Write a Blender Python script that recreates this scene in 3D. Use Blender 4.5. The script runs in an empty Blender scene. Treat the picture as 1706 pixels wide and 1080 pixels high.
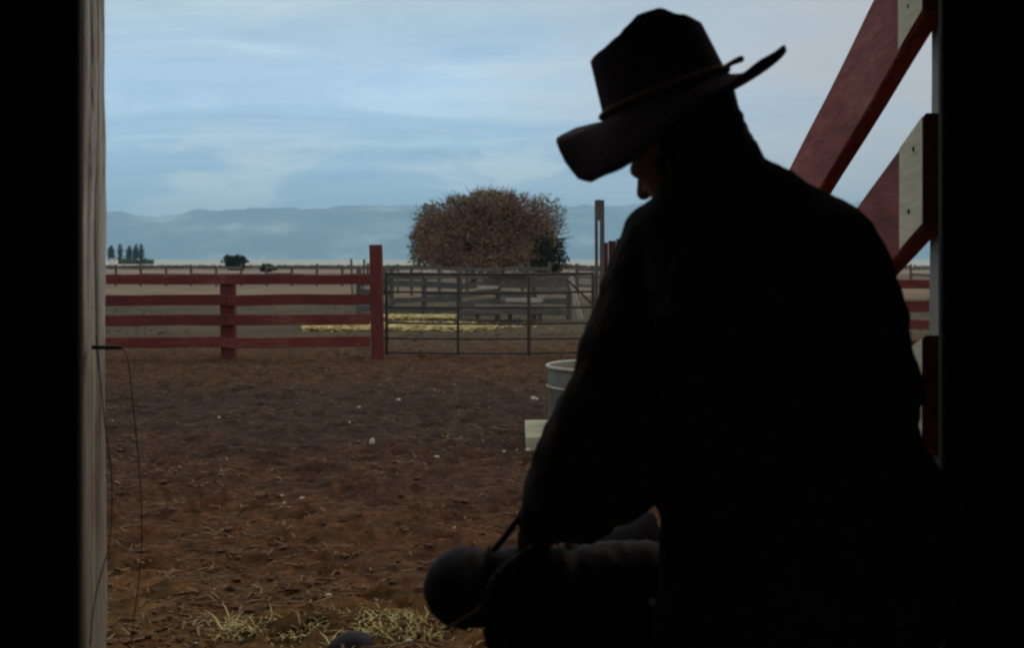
import bpy, bmesh, math, random
import numpy as np
from mathutils import Vector, Matrix, noise as mnoise

random.seed(7)
rng = np.random.default_rng(7)
R = math.radians
scene = bpy.context.scene
COL = scene.collection

# ------------------------------------------------------------------ camera
F, CX, HY, EYE = 1900.0, 853.0, 432.0, 1.45
cam_d = bpy.data.cameras.new('camera')
cam = bpy.data.objects.new('camera', cam_d)
COL.objects.link(cam)
scene.camera = cam
cam.location = (0, 0, EYE)
cam.rotation_euler = (R(90), 0, 0)
cam_d.sensor_width = 36
cam_d.lens = F / 1706 * 36
cam_d.shift_y = -(540 - HY) / 1706
cam_d.clip_start = 0.05
cam_d.clip_end = 40000
cam_d.dof.use_dof = True
cam_d.dof.focus_distance = 5.5
cam_d.dof.aperture_fstop = 5.0

# ------------------------------------------------------------------ sun + sky
SUN_EL, SUN_AZ = R(44), R(-58)          # azimuth measured from +Y towards -X
sd = bpy.data.lights.new('sun', 'SUN')
sd.energy = 0.8
sd.angle = R(25)
sd.color = (1.0, 0.90, 0.76)
so = bpy.data.objects.new('sun', sd)
COL.objects.link(so)
dirv = Vector((-math.sin(SUN_AZ) * math.cos(SUN_EL), math.cos(SUN_AZ) * math.cos(SUN_EL), math.sin(SUN_EL)))
so.rotation_euler = dirv.to_track_quat('Z', 'Y').to_euler()
so.location = dirv * 40

world = bpy.data.worlds.new('World')
scene.world = world
world.use_nodes = True
nt = world.node_tree
nt.nodes.clear()


def N(tree, typ, **kw):
    n = tree.nodes.new(typ)
    for k, v in kw.items():
        if k in n.inputs.keys():
            n.inputs[k].default_value = v
        else:
            setattr(n, k, v)
    return n


def math_n(tree, op, a=None, b=None, clamp=False):
    n = tree.nodes.new('ShaderNodeMath')
    n.operation = op
    n.use_clamp = clamp
    for i, v in enumerate((a, b)):
        if v is None:
            continue
        if isinstance(v, (int, float)):
            n.inputs[i].default_value = v
        else:
            tree.links.new(v, n.inputs[i])
    return n.outputs[0]


def ramp_n(tree, fac, stops, interp='LINEAR'):
    n = tree.nodes.new('ShaderNodeValToRGB')
    n.color_ramp.interpolation = interp
    el = n.color_ramp.elements
    while len(el) > 1:
        el.remove(el[-1])
    el[0].position = stops[0][0]
    el[0].color = (*stops[0][1], 1)
    for p, c in stops[1:]:
        e = el.new(p)
        e.color = (*c, 1)
    tree.links.new(fac, n.inputs[0])
    return n.outputs[0]


def mix_n(tree, fac, a, b, blend='MIX'):
    n = tree.nodes.new('ShaderNodeMix')
    n.data_type = 'RGBA'
    n.blend_type = blend
    for sock, v in ((n.inputs[0], fac), (n.inputs[6], a), (n.inputs[7], b)):
        if isinstance(v, (int, float)):
            sock.default_value = v
        elif isinstance(v, tuple):
            sock.default_value = (*v, 1)
        else:
            tree.links.new(v, sock)
    return n.outputs[2]


def noise_n(tree, vec, scale, detail=5, rough=0.55, dist=0.0):
    n = tree.nodes.new('ShaderNodeTexNoise')
    n.inputs['Scale'].default_value = scale
    n.inputs['Detail'].default_value = detail
    n.inputs['Roughness'].default_value = rough
    n.inputs['Distortion'].default_value = dist
    tree.links.new(vec, n.inputs['Vector'])
    return n.outputs['Fac']


def scale_vec(tree, vec, s, loc=(0, 0, 0)):
    n = tree.nodes.new('ShaderNodeMapping')
    n.inputs['Scale'].default_value = s
    n.inputs['Location'].default_value = loc
    tree.links.new(vec, n.inputs['Vector'])
    return n.outputs[0]


tc = nt.nodes.new('ShaderNodeTexCoord')
sep = nt.nodes.new('ShaderNodeSeparateXYZ')
nt.links.new(tc.outputs['Generated'], sep.inputs[0])
el_ = math_n(nt, 'MAXIMUM', sep.outputs[2], 0.0)
den = math_n(nt, 'ADD', el_, 0.10)
comb = nt.nodes.new('ShaderNodeCombineXYZ')
nt.links.new(math_n(nt, 'DIVIDE', sep.outputs[0], den), comb.inputs[0])
nt.links.new(math_n(nt, 'DIVIDE', sep.outputs[1], den), comb.inputs[1])
n1 = noise_n(nt, scale_vec(nt, comb.outputs[0], (0.6, 1.5, 1), (3.1, 1.7, 0)), 1.0, 8, 0.62, 0.8)
n2 = noise_n(nt, scale_vec(nt, tc.outputs['Generated'], (5.0, 5.0, 17.0), (0.4, 0.2, 0.55)), 1.0, 6, 0.58, 0.3)
base = ramp_n(nt, el_, [(0.0, (0.36, 0.51, 0.63)), (0.05, (0.33, 0.50, 0.65)), (0.10, (0.36, 0.545, 0.71)),
                        (0.15, (0.42, 0.595, 0.78)), (0.19, (0.40, 0.54, 0.67)), (0.24, (0.42, 0.52, 0.56)), (0.45, (0.58, 0.57, 0.54)), (1.0, (0.60, 0.565, 0.51))])
band = ramp_n(nt, n1, [(0.32, (0.74, 0.79, 0.85)), (0.48, (0.97, 0.98, 0.99)), (0.66, (1.30, 1.22, 1.12))], 'EASE')
skyc = mix_n(nt, 1.0, base, band, 'MULTIPLY')
# pale cumulus banks standing low over the hills
low = ramp_n(nt, el_, [(0.02, (0, 0, 0)), (0.05, (1, 1, 1)), (0.085, (0.9, 0.9, 0.9)), (0.12, (0.15, 0.15, 0.15)), (0.3, (0.1, 0.1, 0.1))])
lump = ramp_n(nt, n2, [(0.47, (0, 0, 0)), (0.55, (0.85, 0.85, 0.85)), (0.70, (1, 1, 1))], 'EASE')
lf = math_n(nt, 'MULTIPLY', math_n(nt, 'MULTIPLY', low, lump), 0.85)
skyc = mix_n(nt, lf, skyc, (0.66, 0.735, 0.77))
# warm grey thinning cloud towards the east (right)
wf = ramp_n(nt, math_n(nt, 'ADD', math_n(nt, 'MULTIPLY', sep.outputs[0], 1.2), math_n(nt, 'MULTIPLY', n1, 0.5)),
            [(0.22, (0, 0, 0)), (0.62, (1, 1, 1))])
skyc = mix_n(nt, math_n(nt, 'MULTIPLY', wf, 0.95), skyc, (0.46, 0.43, 0.425))
nish = nt.nodes.new('ShaderNodeTexSky')
nish.sky_type = 'NISHITA'
nish.sun_disc = False
nish.sun_elevation = SUN_EL
nish.sun_rotation = -SUN_AZ
bg1 = nt.nodes.new('ShaderNodeBackground')
nt.links.new(nish.outputs[0], bg1.inputs[0])
bg1.inputs[1].default_value = 0.08
bg2 = nt.nodes.new('ShaderNodeBackground')
nt.links.new(skyc, bg2.inputs[0])
bg2.inputs[1].default_value = 1.30
mx = nt.nodes.new('ShaderNodeMixShader')
mx.inputs[0].default_value = 0.90
nt.links.new(bg1.outputs[0], mx.inputs[1])
nt.links.new(bg2.outputs[0], mx.inputs[2])
wo = nt.nodes.new('ShaderNodeOutputWorld')
nt.links.new(mx.outputs[0], wo.inputs[0])

scene.view_settings.view_transform = 'Standard'
scene.view_settings.look = 'None'
scene.view_settings.exposure = 0.0
scene.view_settings.gamma = 1.0
scene.view_settings.use_curve_mapping = False
scene.render.engine = 'CYCLES'
scene.cycles.use_denoising = True
scene.cycles.max_bounces = 6
scene.cycles.volume_bounces = 1
scene.cycles.filter_width = 2.2


# ------------------------------------------------------------------ helpers
def P(px, py, Y):
    """point at depth Y that the photograph shows at (px, py)"""
    return Vector(((px - CX) / F * Y, Y, EYE - (py - HY) / F * Y))


def prop(o, label=None, cat=None, group=None, kind=None):
    if label:
        o['label'] = label
    if cat:
        o['category'] = cat
    if group:
        o['group'] = group
    if kind:
        o['kind'] = kind
    return o


def thing(name, label, cat, loc=(0, 0, 0), rz=0, group=None):
    o = bpy.data.objects.new(name, None)
    COL.objects.link(o)
    o.location = loc
    o.rotation_euler = (0, 0, rz)
    return prop(o, label, cat, group)


def obj(name, bm, mat, parent=None, smooth=False, world_space=True):
    me = bpy.data.meshes.new(name)
    bmesh.ops.recalc_face_normals(bm, faces=bm.faces)
    bm.to_mesh(me)
    bm.free()
    o = bpy.data.objects.new(name, me)
    COL.objects.link(o)
    me.materials.append(mat)
    if smooth:
        me.shade_smooth()
    if parent:
        o.parent = parent
        if world_space:
            pm = Matrix.Identity(4)
            q = parent
            while q is not None:
                pm = Matrix.Translation(q.location) @ q.rotation_euler.to_matrix().to_4x4() @ pm
                q = q.parent
            o.matrix_parent_inverse = pm.inverted()
    return o


def raw_obj(name, verts, faces, mat, parent=None, smooth=False):
    me = bpy.data.meshes.new(name)
    me.from_pydata(verts, [], faces)
    me.update()
    o = bpy.data.objects.new(name, me)
    COL.objects.link(o)
    me.materials.append(mat)
    if smooth:
        me.shade_smooth()
    if parent:
        o.parent = parent
    return o


def box(bm, c, s, rot=None, bev=0.0, jit=0.0):
    m = Matrix.Translation(Vector(c)) @ (rot.to_4x4() if rot else Matrix.Identity(4)) @ Matrix.Diagonal((*s, 1))
    r = bmesh.ops.create_cube(bm, size=1.0, matrix=m)
    vs = r['verts']
    if jit:
        for v in vs:
            v.co += Vector((random.uniform(-jit, jit) for _ in range(3)))
    if bev:
        es = list({e for v in vs for e in v.link_edges})
        bmesh.ops.bevel(bm, geom=es, offset=bev, segments=1, affect='EDGES')
    return vs


def beam(bm, a, b, w, h, up=Vector((0, 0, 1)), bev=0.004, n=8, wob=0.006, seed=0.0):
    """rough sawn board from a to b: w across (horizontal), h along up; bends slightly"""
    a, b = Vector(a), Vector(b)
    d = (b - a)
    L = d.length
    d.normalize()
    side = d.cross(up).normalized()
    upv = side.cross(d).normalized()
    prev = None
    rings = []
    c = min(bev, w * .3, h * .3)
    prof = [(-w/2 + c, -h/2), (w/2 - c, -h/2), (w/2, -h/2 + c), (w/2, h/2 - c), (w/2 - c, h/2), (-w/2 + c, h/2), (-w/2, h/2 - c), (-w/2, -h/2 + c)]
    for i in range(n + 1):
        t = i / n
        p = a + d * L * t
        e = wob if 0 < i < n else wob * .4
        o1 = mnoise.noise(Vector((t * L * 1.3 + seed, seed * 1.7, 0.3))) * e
        o2 = mnoise.noise(Vector((t * L * 1.3 + seed, seed * 2.1, 5.3))) * e
        hs = 1 + mnoise.noise(Vector((t * L * 2.0, seed * 3.3, 9.0))) * 0.06
        rings.append([bm.verts.new(p + side * (x + o1) + upv * (z * hs + o2)) for x, z in prof])
    k = len(prof)
    for i in range(n):
        for j in range(k):
            bm.faces.new((rings[i][j], rings[i][(j + 1) % k], rings[i + 1][(j + 1) % k], rings[i + 1][j]))
    bm.faces.new(rings[0][::-1])
    bm.faces.new(rings[-1])


def loft(bm, rings, cap=True):
    vs = [[bm.verts.new(p) for p in r] for r in rings]
    k = len(vs[0])
    for i in range(len(vs) - 1):
        for j in range(k):
            bm.faces.new((vs[i][j], vs[i][(j + 1) % k], vs[i + 1][(j + 1) % k], vs[i + 1][j]))
    if cap:
        for r, rev in ((vs[0], True), (vs[-1], False)):
            bm.faces.new(r[::-1] if rev else r)


def ering(c, ax, ay, k=20, pw=2.0):
    out = []
    for j in range(k):
        t = 2 * math.pi * j / k
        cs, sn = math.cos(t), math.sin(t)
        x = math.copysign(abs(cs) ** (2 / pw), cs)
        y = math.copysign(abs(sn) ** (2 / pw), sn)
        out.append(Vector(c) + ax * x + ay * y)
    return out


def tube(bm, pts, rad, k=10, caps=True, flat=1.0):
    """round tapered tube through pts with hemispherical ends"""
    pts = [Vector(p) for p in pts]
    if isinstance(rad, (int, float)):
        rad = [rad] * len(pts)
    P2, R2 = list(pts), list(rad)
    if caps:
        d0 = (pts[0] - pts[1]).normalized()
        d1 = (pts[-1] - pts[-2]).normalized()
        pre, post = [], []
        for a in (80, 55, 28):
            pre.append((pts[0] + d0 * rad[0] * math.sin(R(a)), rad[0] * math.cos(R(a))))
            post.append((pts[-1] + d1 * rad[-1] * math.sin(R(a)), rad[-1] * math.cos(R(a))))
        P2 = [p for p, _ in pre] + P2 + [p for p, _ in post[::-1]]
        R2 = [r for _, r in pre] + R2 + [r for _, r in post[::-1]]
    ref = Vector((0.13, 0.31, 1)).normalized()
    rings = []
    pu = None
    for i, p in enumerate(P2):
        d = (P2[min(i + 1, len(P2) - 1)] - P2[max(i - 1, 0)]).normalized()
        u = pu if pu is not None else (ref if abs(d.dot(ref)) < .9 else Vector((1, 0, 0)))
        u = (u - d * u.dot(d)).normalized()
        pu = u
        v = d.cross(u)
        rings.append(ering(p, u * R2[i], v * R2[i] * flat, k))
    loft(bm, rings)


def ball(bm, c, r, rot=None, u=16, v=10):
    m = Matrix.Translation(Vector(c)) @ (rot.to_4x4() if rot else Matrix.Identity(4)) @ Matrix.Diagonal((*(r if hasattr(r, '__len__') else (r, r, r)), 1))
    bmesh.ops.create_uvsphere(bm, u_segments=u, v_segments=v, radius=1.0, matrix=m)


def catmull(pts, n=6):
    pts = [Vector(p) for p in pts]
    out = []
    for i in range(len(pts) - 1):
        p0, p1, p2, p3 = pts[max(i - 1, 0)], pts[i], pts[i + 1], pts[min(i + 2, len(pts) - 1)]
        for k in range(n):
            t = k / n
            out.append(0.5 * ((2 * p1) + (p2 - p0) * t + (2 * p0 - 5 * p1 + 4 * p2 - p3) * t * t + (3 * p1 - p0 - 3 * p2 + p3) * t ** 3))
    out.append(pts[-1])
    return out


def remesh(o, vox, smooth=4, disp=0.0, size=0.1, factor=0.5):
    m = o.modifiers.new('remesh', 'REMESH')
    m.mode = 'VOXEL'
    m.voxel_size = vox
    m.use_smooth_shade = True
    if smooth:
        s = o.modifiers.new('smooth', 'SMOOTH')
        s.factor = factor
        s.iterations = smooth
    if disp:
        t = bpy.data.textures.new(o.name + '_folds', 'CLOUDS')
        t.noise_scale = size
        t.noise_depth = 2
        d = o.modifiers.new('folds', 'DISPLACE')
        d.texture = t
        d.strength = disp
        d.texture_coords = 'LOCAL'
    return o


# ------------------------------------------------------------------ materials
def new_mat(name):
    m = bpy.data.materials.new(name)
    m.use_nodes = True
    t = m.node_tree
    b = t.nodes['Principled BSDF']
    return m, t, b


def objvec(t):
    n = t.nodes.new('ShaderNodeTexCoord')
    return n.outputs['Object']


def add_bump(t, b, h, strength=0.3, dist=0.01):
    n = t.nodes.new('ShaderNodeBump')
    n.inputs['Strength'].default_value = strength
    n.inputs['Distance'].default_value = dist
    t.links.new(h, n.inputs['Height'])
    t.links.new(n.outputs[0], b.inputs['Normal'])


def geo_random(t):
    n = t.nodes.new('ShaderNodeNewGeometry')
    return n.outputs['Random Per Island']


def obj_random(t):
    n = t.nodes.new('ShaderNodeObjectInfo')
    return n.outputs['Random']


def wood(name, stops, sc=(3, 3, 3), rough=0.8, bump=0.5, streak=None, spec=0.3):
    """stops: colour ramp over stretched grain noise; sc small along the grain"""
    m, t, b = new_mat(name)
    v = objvec(t)
    g = noise_n(t, scale_vec(t, v, sc), 6, 8, 0.65, 0.4)
    p = noise_n(t, v, 2.3, 4, 0.6)
    f = math_n(t, 'ADD', math_n(t, 'MULTIPLY', g, 0.65), math_n(t, 'MULTIPLY', p, 0.35))
    f = math_n(t, 'ADD', f, math_n(t, 'MULTIPLY', math_n(t, 'SUBTRACT', obj_random(t), 0.5), 0.10))
    c = ramp_n(t, f, stops)
    t.links.new(c, b.inputs['Base Color'])
    b.inputs['Roughness'].default_value = rough
    b.inputs['Specular IOR Level'].default_value = spec
    add_bump(t, b, g, bump, 0.008)
    return m


def plain(name, col, rough=0.7, var=0.3, sc=8.0, metal=0.0, bump=0.2, spec=0.3, dist=0.004):
    m, t, b = new_mat(name)
    v = objvec(t)
    f = noise_n(t, v, sc, 6, 0.6)
    lo = tuple(c * (1 - var) for c in col)
    hi = tuple(min(1, c * (1 + var)) for c in col)
    t.links.new(ramp_n(t, f, [(0.3, lo), (0.7, hi)]), b.inputs['Base Color'])
    b.inputs['Roughness'].default_value = rough
    b.inputs['Metallic'].default_value = metal
    b.inputs['Specular IOR Level'].default_value = spec
    add_bump(t, b, f, bump, dist)
    return m


def leafmat(name, stops, blot=0.5, transl=0.0):
    m, t, b = new_mat(name)
    f = math_n(t, 'ADD', math_n(t, 'MULTIPLY', geo_random(t), 0.25), math_n(t, 'MULTIPLY', noise_n(t, objvec(t), blot, 3, 0.5), 0.75))
    t.links.new(ramp_n(t, f, stops), b.inputs['Base Color'])
    b.inputs['Roughness'].default_value = 0.8
    b.inputs['Specular IOR Level'].default_value = 0.15
    return m


M_red = wood('red_paint', [(0.32, (0.04, 0.014, 0.011)), (0.42, (0.10, 0.020, 0.017)), (0.56, (0.155, 0.029, 0.023)), (0.66, (0.19, 0.075, 0.055)), (0.74, (0.16, 0.11, 0.085))], (0.6, 3, 9))
M_redpost = wood('red_post_paint', [(0.30, (0.05, 0.012, 0.010)), (0.5, (0.115, 0.022, 0.019)), (0.70, (0.15, 0.042, 0.034))], (9, 9, 0.6))
M_chute = wood('chute_red_paint', [(0.30, (0.06, 0.018, 0.016)), (0.40, (0.13, 0.024, 0.019)), (0.54, (0.25, 0.042, 0.032)), (0.64, (0.29, 0.075, 0.055)), (0.74, (0.34, 0.17, 0.12))], (6, 0.8, 5), rough=0.75)
M_bare = wood('bare_wood', [(0.32, (0.34, 0.30, 0.20)), (0.48, (0.62, 0.56, 0.40)), (0.65, (0.74, 0.68, 0.50))], (5, 0.9, 7))
M_palepost = wood('pale_post_wood', [(0.3, (0.2, 0.18, 0.17)), (0.6, (0.38, 0.35, 0.33))], (8, 8, 0.6))
M_grey = wood('grey_board_wood', [(0.30, (0.05, 0.048, 0.045)), (0.5, (0.11, 0.10, 0.09)), (0.70, (0.21, 0.19, 0.165))], (0.8, 3, 6))
M_bluegrey = wood('blue_grey_board_wood', [(0.30, (0.045, 0.045, 0.045)), (0.5, (0.085, 0.085, 0.082)), (0.70, (0.16, 0.155, 0.14))], (0.8, 3, 6))
M_palewood = wood('pale_board_wood', [(0.3, (0.25, 0.22, 0.18)), (0.65, (0.46, 0.41, 0.34))], (1, 3, 5))
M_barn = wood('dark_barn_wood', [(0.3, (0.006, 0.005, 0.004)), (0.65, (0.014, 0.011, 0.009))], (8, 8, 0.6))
M_pole = wood('dark_pole_wood', [(0.3, (0.06, 0.05, 0.042)), (0.65, (0.13, 0.115, 0.10))], (8, 8, 0.6))
M_pipe = plain('rusty_pipe', (0.055, 0.045, 0.036), 0.6, 0.4, 14, 0.2)
M_galv = plain('galvanised_steel', (0.125, 0.12, 0.10), 0.7, 0.25, 9, 0.1, 0.1, 0.2)
M_galv_rim = plain('galvanised_rim', (0.38, 0.36, 0.29), 0.6, 0.15, 9, 0.1, 0.1)
M_conc = plain('pale_concrete', (0.40, 0.40, 0.27), 0.9, 0.2, 7, 0, 0.4)
M_iron = plain('dark_iron', (0.02, 0.015, 0.013), 0.6, 0.4, 20, 0.4)
M_stone = plain('white_stone', (0.46, 0.39, 0.30), 0.85, 0.2, 20, 0, 0.3)
M_darkstone = plain('dark_stone', (0.018, 0.014, 0.019), 0.7, 0.3, 12, 0, 0.4)
M_coat = plain('black_wool', (0.050, 0.038, 0.034), 0.95, 0.3, 60, 0, 0.2, 0.05)
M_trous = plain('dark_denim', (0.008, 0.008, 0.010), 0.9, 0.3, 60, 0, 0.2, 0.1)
M_skin = plain('skin', (0.30, 0.12, 0.075), 0.65, 0.15, 18, 0, 0.1, 0.2)
M_hair = plain('dark_brown_hair', (0.022, 0.012, 0.008), 0.7, 0.4, 50, 0, 0.4, 0.2)
M_felt = plain('dark_felt', (0.085, 0.060, 0.070), 0.95, 0.25, 30, 0, 0.15, 0.05)
M_band = plain('tan_hat_cord', (0.22, 0.16, 0.07), 0.8, 0.2, 40, 0, 0.2, 0.1)
M_feather = plain('hat_toggle_wood', (0.16, 0.13, 0.10), 0.8, 0.3, 40)
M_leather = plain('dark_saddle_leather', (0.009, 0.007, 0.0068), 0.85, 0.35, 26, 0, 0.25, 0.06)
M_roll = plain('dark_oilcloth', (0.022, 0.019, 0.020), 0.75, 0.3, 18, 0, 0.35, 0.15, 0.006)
M_rope = plain('dark_braided_rope', (0.016, 0.012, 0.010), 0.85, 0.4, 60, 0, 0.5)
M_thong = plain('pale_rawhide', (0.16, 0.12, 0.085), 0.8, 0.3, 40)
M_clod = leafmat('dirt_clods', [(0.2, (0.055, 0.029, 0.016)), (0.5, (0.10, 0.05, 0.027)), (0.8, (0.17, 0.085, 0.042))], 1.5)
M_straw = leafmat('straw_bits', [(0.25, (0.07, 0.04, 0.02)), (0.55, (0.17, 0.105, 0.05)), (0.85, (0.34, 0.25, 0.14))], 3.0)
M_hay = leafmat('yellow_straw', [(0.25, (0.50, 0.40, 0.16)), (0.6, (0.72, 0.62, 0.30)), (0.85, (0.80, 0.72, 0.40))], 1.0)
M_blade = leafmat('dry_grass', [(0.25, (0.24, 0.18, 0.06)), (0.6, (0.48, 0.40, 0.17)), (0.85, (0.70, 0.62, 0.36))], 4.0)
M_weed = leafmat('olive_weeds', [(0.25, (0.055, 0.043, 0.022)), (0.6, (0.10, 0.080, 0.040)), (0.85, (0.17, 0.135, 0.07))], 0.4)
M_rust = leafmat('rusty_foliage', [(0.30, (0.13, 0.082, 0.064)), (0.42, (0.18, 0.11, 0.082)), (0.54, (0.24, 0.135, 0.092)), (0.64, (0.25, 0.175, 0.095)), (0.75, (0.24, 0.19, 0.11))], 0.55)
M_olive = leafmat('olive_foliage', [(0.3, (0.15, 0.125, 0.06)), (0.55, (0.22, 0.18, 0.09)), (0.8, (0.26, 0.21, 0.12))], 0.8)
M_green = leafmat('dark_green_foliage', [(0.3, (0.010, 0.014, 0.008)), (0.6, (0.028, 0.034, 0.018)), (0.85, (0.05, 0.055, 0.028))], 0.8)
M_far = leafmat('far_green_foliage', [(0.3, (0.008, 0.016, 0.012)), (0.6, (0.02, 0.032, 0.022)), (0.85, (0.035, 0.05, 0.03))], 0.1)
M_hedge = leafmat('hedge_foliage', [(0.3, (0.05, 0.06, 0.025)), (0.8, (0.13, 0.14, 0.06))], 0.2)
M_bark = wood('bark', [(0.3, (0.02, 0.016, 0.012)), (0.7, (0.06, 0.045, 0.035))], (7, 7, 1))
M_white = plain('white_house_paint', (0.72, 0.70, 0.66), 0.8, 0.08, 1)
M_roof = plain('grey_house_roof', (0.25, 0.22, 0.2), 0.8, 0.2, 1)
M_hill, _t, _b = new_mat('hill_scrub')
_v = objvec(_t)
_n = noise_n(_t, scale_vec(_t, _v, (1, 1, 2.2)), 0.0022, 7, 0.6)
_t.links.new(ramp_n(_t, _n, [(0.38, (0.01, 0.02, 0.04)), (0.5, (0.05, 0.07, 0.09)), (0.58, (0.22, 0.23, 0.22)), (0.68, (0.62, 0.62, 0.60))]), _b.inputs['Base Color'])
_b.inputs['Roughness'].default_value = 0.95

# post: weathered grey timber with remains of maroon paint and dark cracks
m, t, b = new_mat('weathered_post_timber')
v = objvec(t)
g = noise_n(t, scale_vec(t, v, (30, 30, 1.1)), 3, 8, 0.7, 0.6)
pch = noise_n(t, scale_vec(t, v, (6, 6, 1.6), (0.3, 0.1, 0.4)), 1.5, 5, 0.6, 0.2)
c = ramp_n(t, g, [(0.32, (0.12, 0.09, 0.07)), (0.40, (0.48, 0.44, 0.38)), (0.50, (0.76, 0.73, 0.65)), (0.70, (0.84, 0.82, 0.75))])
sepz = t.nodes.new('ShaderNodeSeparateXYZ')
t.links.new(v, sepz.inputs[0])
c = mix_n(t, ramp_n(t, pch, [(0.55, (0, 0, 0)), (0.64, (0.8, 0.8, 0.8))]), c, (0.20, 0.085, 0.075))
# splash stain of mud on the foot of the post
st = ramp_n(t, math_n(t, 'ADD', sepz.outputs[2], math_n(t, 'MULTIPLY', g, 0.5)), [(0.55, (1, 1, 1)), (1.0, (0, 0, 0))]) if False else \
    ramp_n(t, math_n(t, 'MULTIPLY', math_n(t, 'ADD', sepz.outputs[2], math_n(t, 'MULTIPLY', pch, 0.5)), 0.5), [(0.70, (0.75, 0.75, 0.75)), (0.80, (0.0, 0.0, 0.0))])
c = mix_n(t, st, c, (0.34, 0.27, 0.21))
t.links.new(c, b.inputs['Base Color'])
b.inputs['Roughness'].default_value = 0.9
b.inputs['Specular IOR Level'].default_value = 0.15
add_bump(t, b, g, 0.8, 0.02)
M_post = m

# ground
m, t, b = new_mat('ground_earth')
v = objvec(t)
sp = t.nodes.new('ShaderNodeSeparateXYZ')
t.links.new(v, sp.inputs[0])
wav = noise_n(t, scale_vec(t, v, (0.05, 0.10, 1)), 1, 4, 0.6)
yy = math_n(t, 'ADD', sp.outputs[1], math_n(t, 'MULTIPLY', math_n(t, 'MULTIPLY', math_n(t, 'SUBTRACT', wav, 0.5), 0.9), sp.outputs[1]))
lg = math_n(t, 'DIVIDE', math_n(t, 'LOGARITHM', math_n(t, 'MAXIMUM', yy, 1.0), 10.0), 3.0)   # 0..1 for 1..1000 m


def lp(y):
    return math.log10(y) / 3


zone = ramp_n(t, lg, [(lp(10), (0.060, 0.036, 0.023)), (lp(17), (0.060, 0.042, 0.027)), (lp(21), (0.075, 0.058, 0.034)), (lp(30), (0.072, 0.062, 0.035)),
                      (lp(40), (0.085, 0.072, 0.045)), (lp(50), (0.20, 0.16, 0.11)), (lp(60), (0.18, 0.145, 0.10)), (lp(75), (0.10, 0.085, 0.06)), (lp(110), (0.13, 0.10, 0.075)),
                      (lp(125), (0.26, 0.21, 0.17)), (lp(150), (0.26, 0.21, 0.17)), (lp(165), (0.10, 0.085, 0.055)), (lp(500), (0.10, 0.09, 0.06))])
fine = noise_n(t, v, 9, 8, 0.7)
patch = noise_n(t, v, 0.55, 5, 0.6)
c = mix_n(t, 1.0, zone, ramp_n(t, fine, [(0.3, (0.45, 0.42, 0.4)), (0.5, (1, 1, 1)), (0.72, (1.7, 1.6, 1.5))]), 'MULTIPLY')
c = mix_n(t, 1.0, c, ramp_n(t, patch, [(0.3, (0.62, 0.66, 0.72)), (0.5, (1, 1, 1)), (0.7, (1.35, 1.22, 1.1))]), 'MULTIPLY')
t.links.new(c, b.inputs['Base Color'])
b.inputs['Roughness'].default_value = 0.95
b.inputs['Specular IOR Level'].default_value = 0.1
add_bump(t, b, fine, 0.6, 0.02)
M_ground = m

# trampled yard dirt
m, t, b = new_mat('yard_dirt')
v = objvec(t)
fine = noise_n(t, v, 16, 8, 0.7, 0.3)
mid = noise_n(t, scale_vec(t, v, (1.0, 1.2, 1)), 4.5, 6, 0.7)
big = noise_n(t, scale_vec(t, v, (0.5, 1.0, 1), (2.0, 0.6, 0)), 0.55, 4, 0.55)
sp = t.nodes.new('ShaderNodeSeparateXYZ')
t.links.new(v, sp.inputs[0])
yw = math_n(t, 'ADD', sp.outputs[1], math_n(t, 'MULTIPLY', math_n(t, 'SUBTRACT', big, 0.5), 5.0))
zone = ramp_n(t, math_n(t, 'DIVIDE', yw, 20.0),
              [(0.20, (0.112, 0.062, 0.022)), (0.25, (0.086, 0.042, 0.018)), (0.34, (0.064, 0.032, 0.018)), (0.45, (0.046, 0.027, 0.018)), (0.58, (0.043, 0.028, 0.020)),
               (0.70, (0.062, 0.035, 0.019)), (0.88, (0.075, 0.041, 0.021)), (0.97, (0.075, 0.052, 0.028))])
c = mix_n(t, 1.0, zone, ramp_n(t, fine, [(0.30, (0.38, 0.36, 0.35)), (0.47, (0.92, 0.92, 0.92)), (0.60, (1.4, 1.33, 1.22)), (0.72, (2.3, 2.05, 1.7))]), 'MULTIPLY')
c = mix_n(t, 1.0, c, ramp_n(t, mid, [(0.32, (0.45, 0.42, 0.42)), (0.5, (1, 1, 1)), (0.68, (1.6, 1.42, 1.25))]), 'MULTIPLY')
t.links.new(c, b.inputs['Base Color'])
b.inputs['Roughness'].default_value = 0.95
b.inputs['Specular IOR Level'].default_value = 0.12
add_bump(t, b, fine, 0.9, 0.03)
M_yard = m

M_lake = plain('pale_salt_flat', (0.40, 0.43, 0.40), 0.9, 0.10, 0.003, 0, 0)


# ------------------------------------------------------------------ ground, hills, haze
def vnoise(x, y, seed=0):
    xi, yi = np.floor(x).astype(int), np.floor(y).astype(int)
    xf, yf = x - xi, y - yi

    def h(a, b_):
        n = (a * 374761393 + b_ * 668265263 + seed * 144665) & 0x7fffffff
        n = ((n ^ (n >> 13)) * 1274126177) & 0x7fffffff
        return ((n ^ (n >> 16)) & 0xffff) / 65535.0
    u, w = xf * xf * (3 - 2 * xf), yf * yf * (3 - 2 * yf)
    return (h(xi, yi) * (1 - u) + h(xi + 1, yi) * u) * (1 - w) + (h(xi, yi + 1) * (1 - u) + h(xi + 1, yi + 1) * u) * w


def fbm(x, y, octv=4, seed=0, g=0.5):
    s, a, tot = 0, 1.0, 0
    for i in range(octv):
        s = s + a * vnoise(x * 2 ** i, y * 2 ** i, seed + i * 17)
        tot += a
        a *= g
    return s / tot


HOOF = [(x_, y_, rng.uniform(.05, .075), rng.uniform(0, 6.28)) for x_, y_ in zip(rng.uniform(-5.5, 4.5, 900), 3.6 + 13 * rng.random(900) ** 1.5)]


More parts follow.
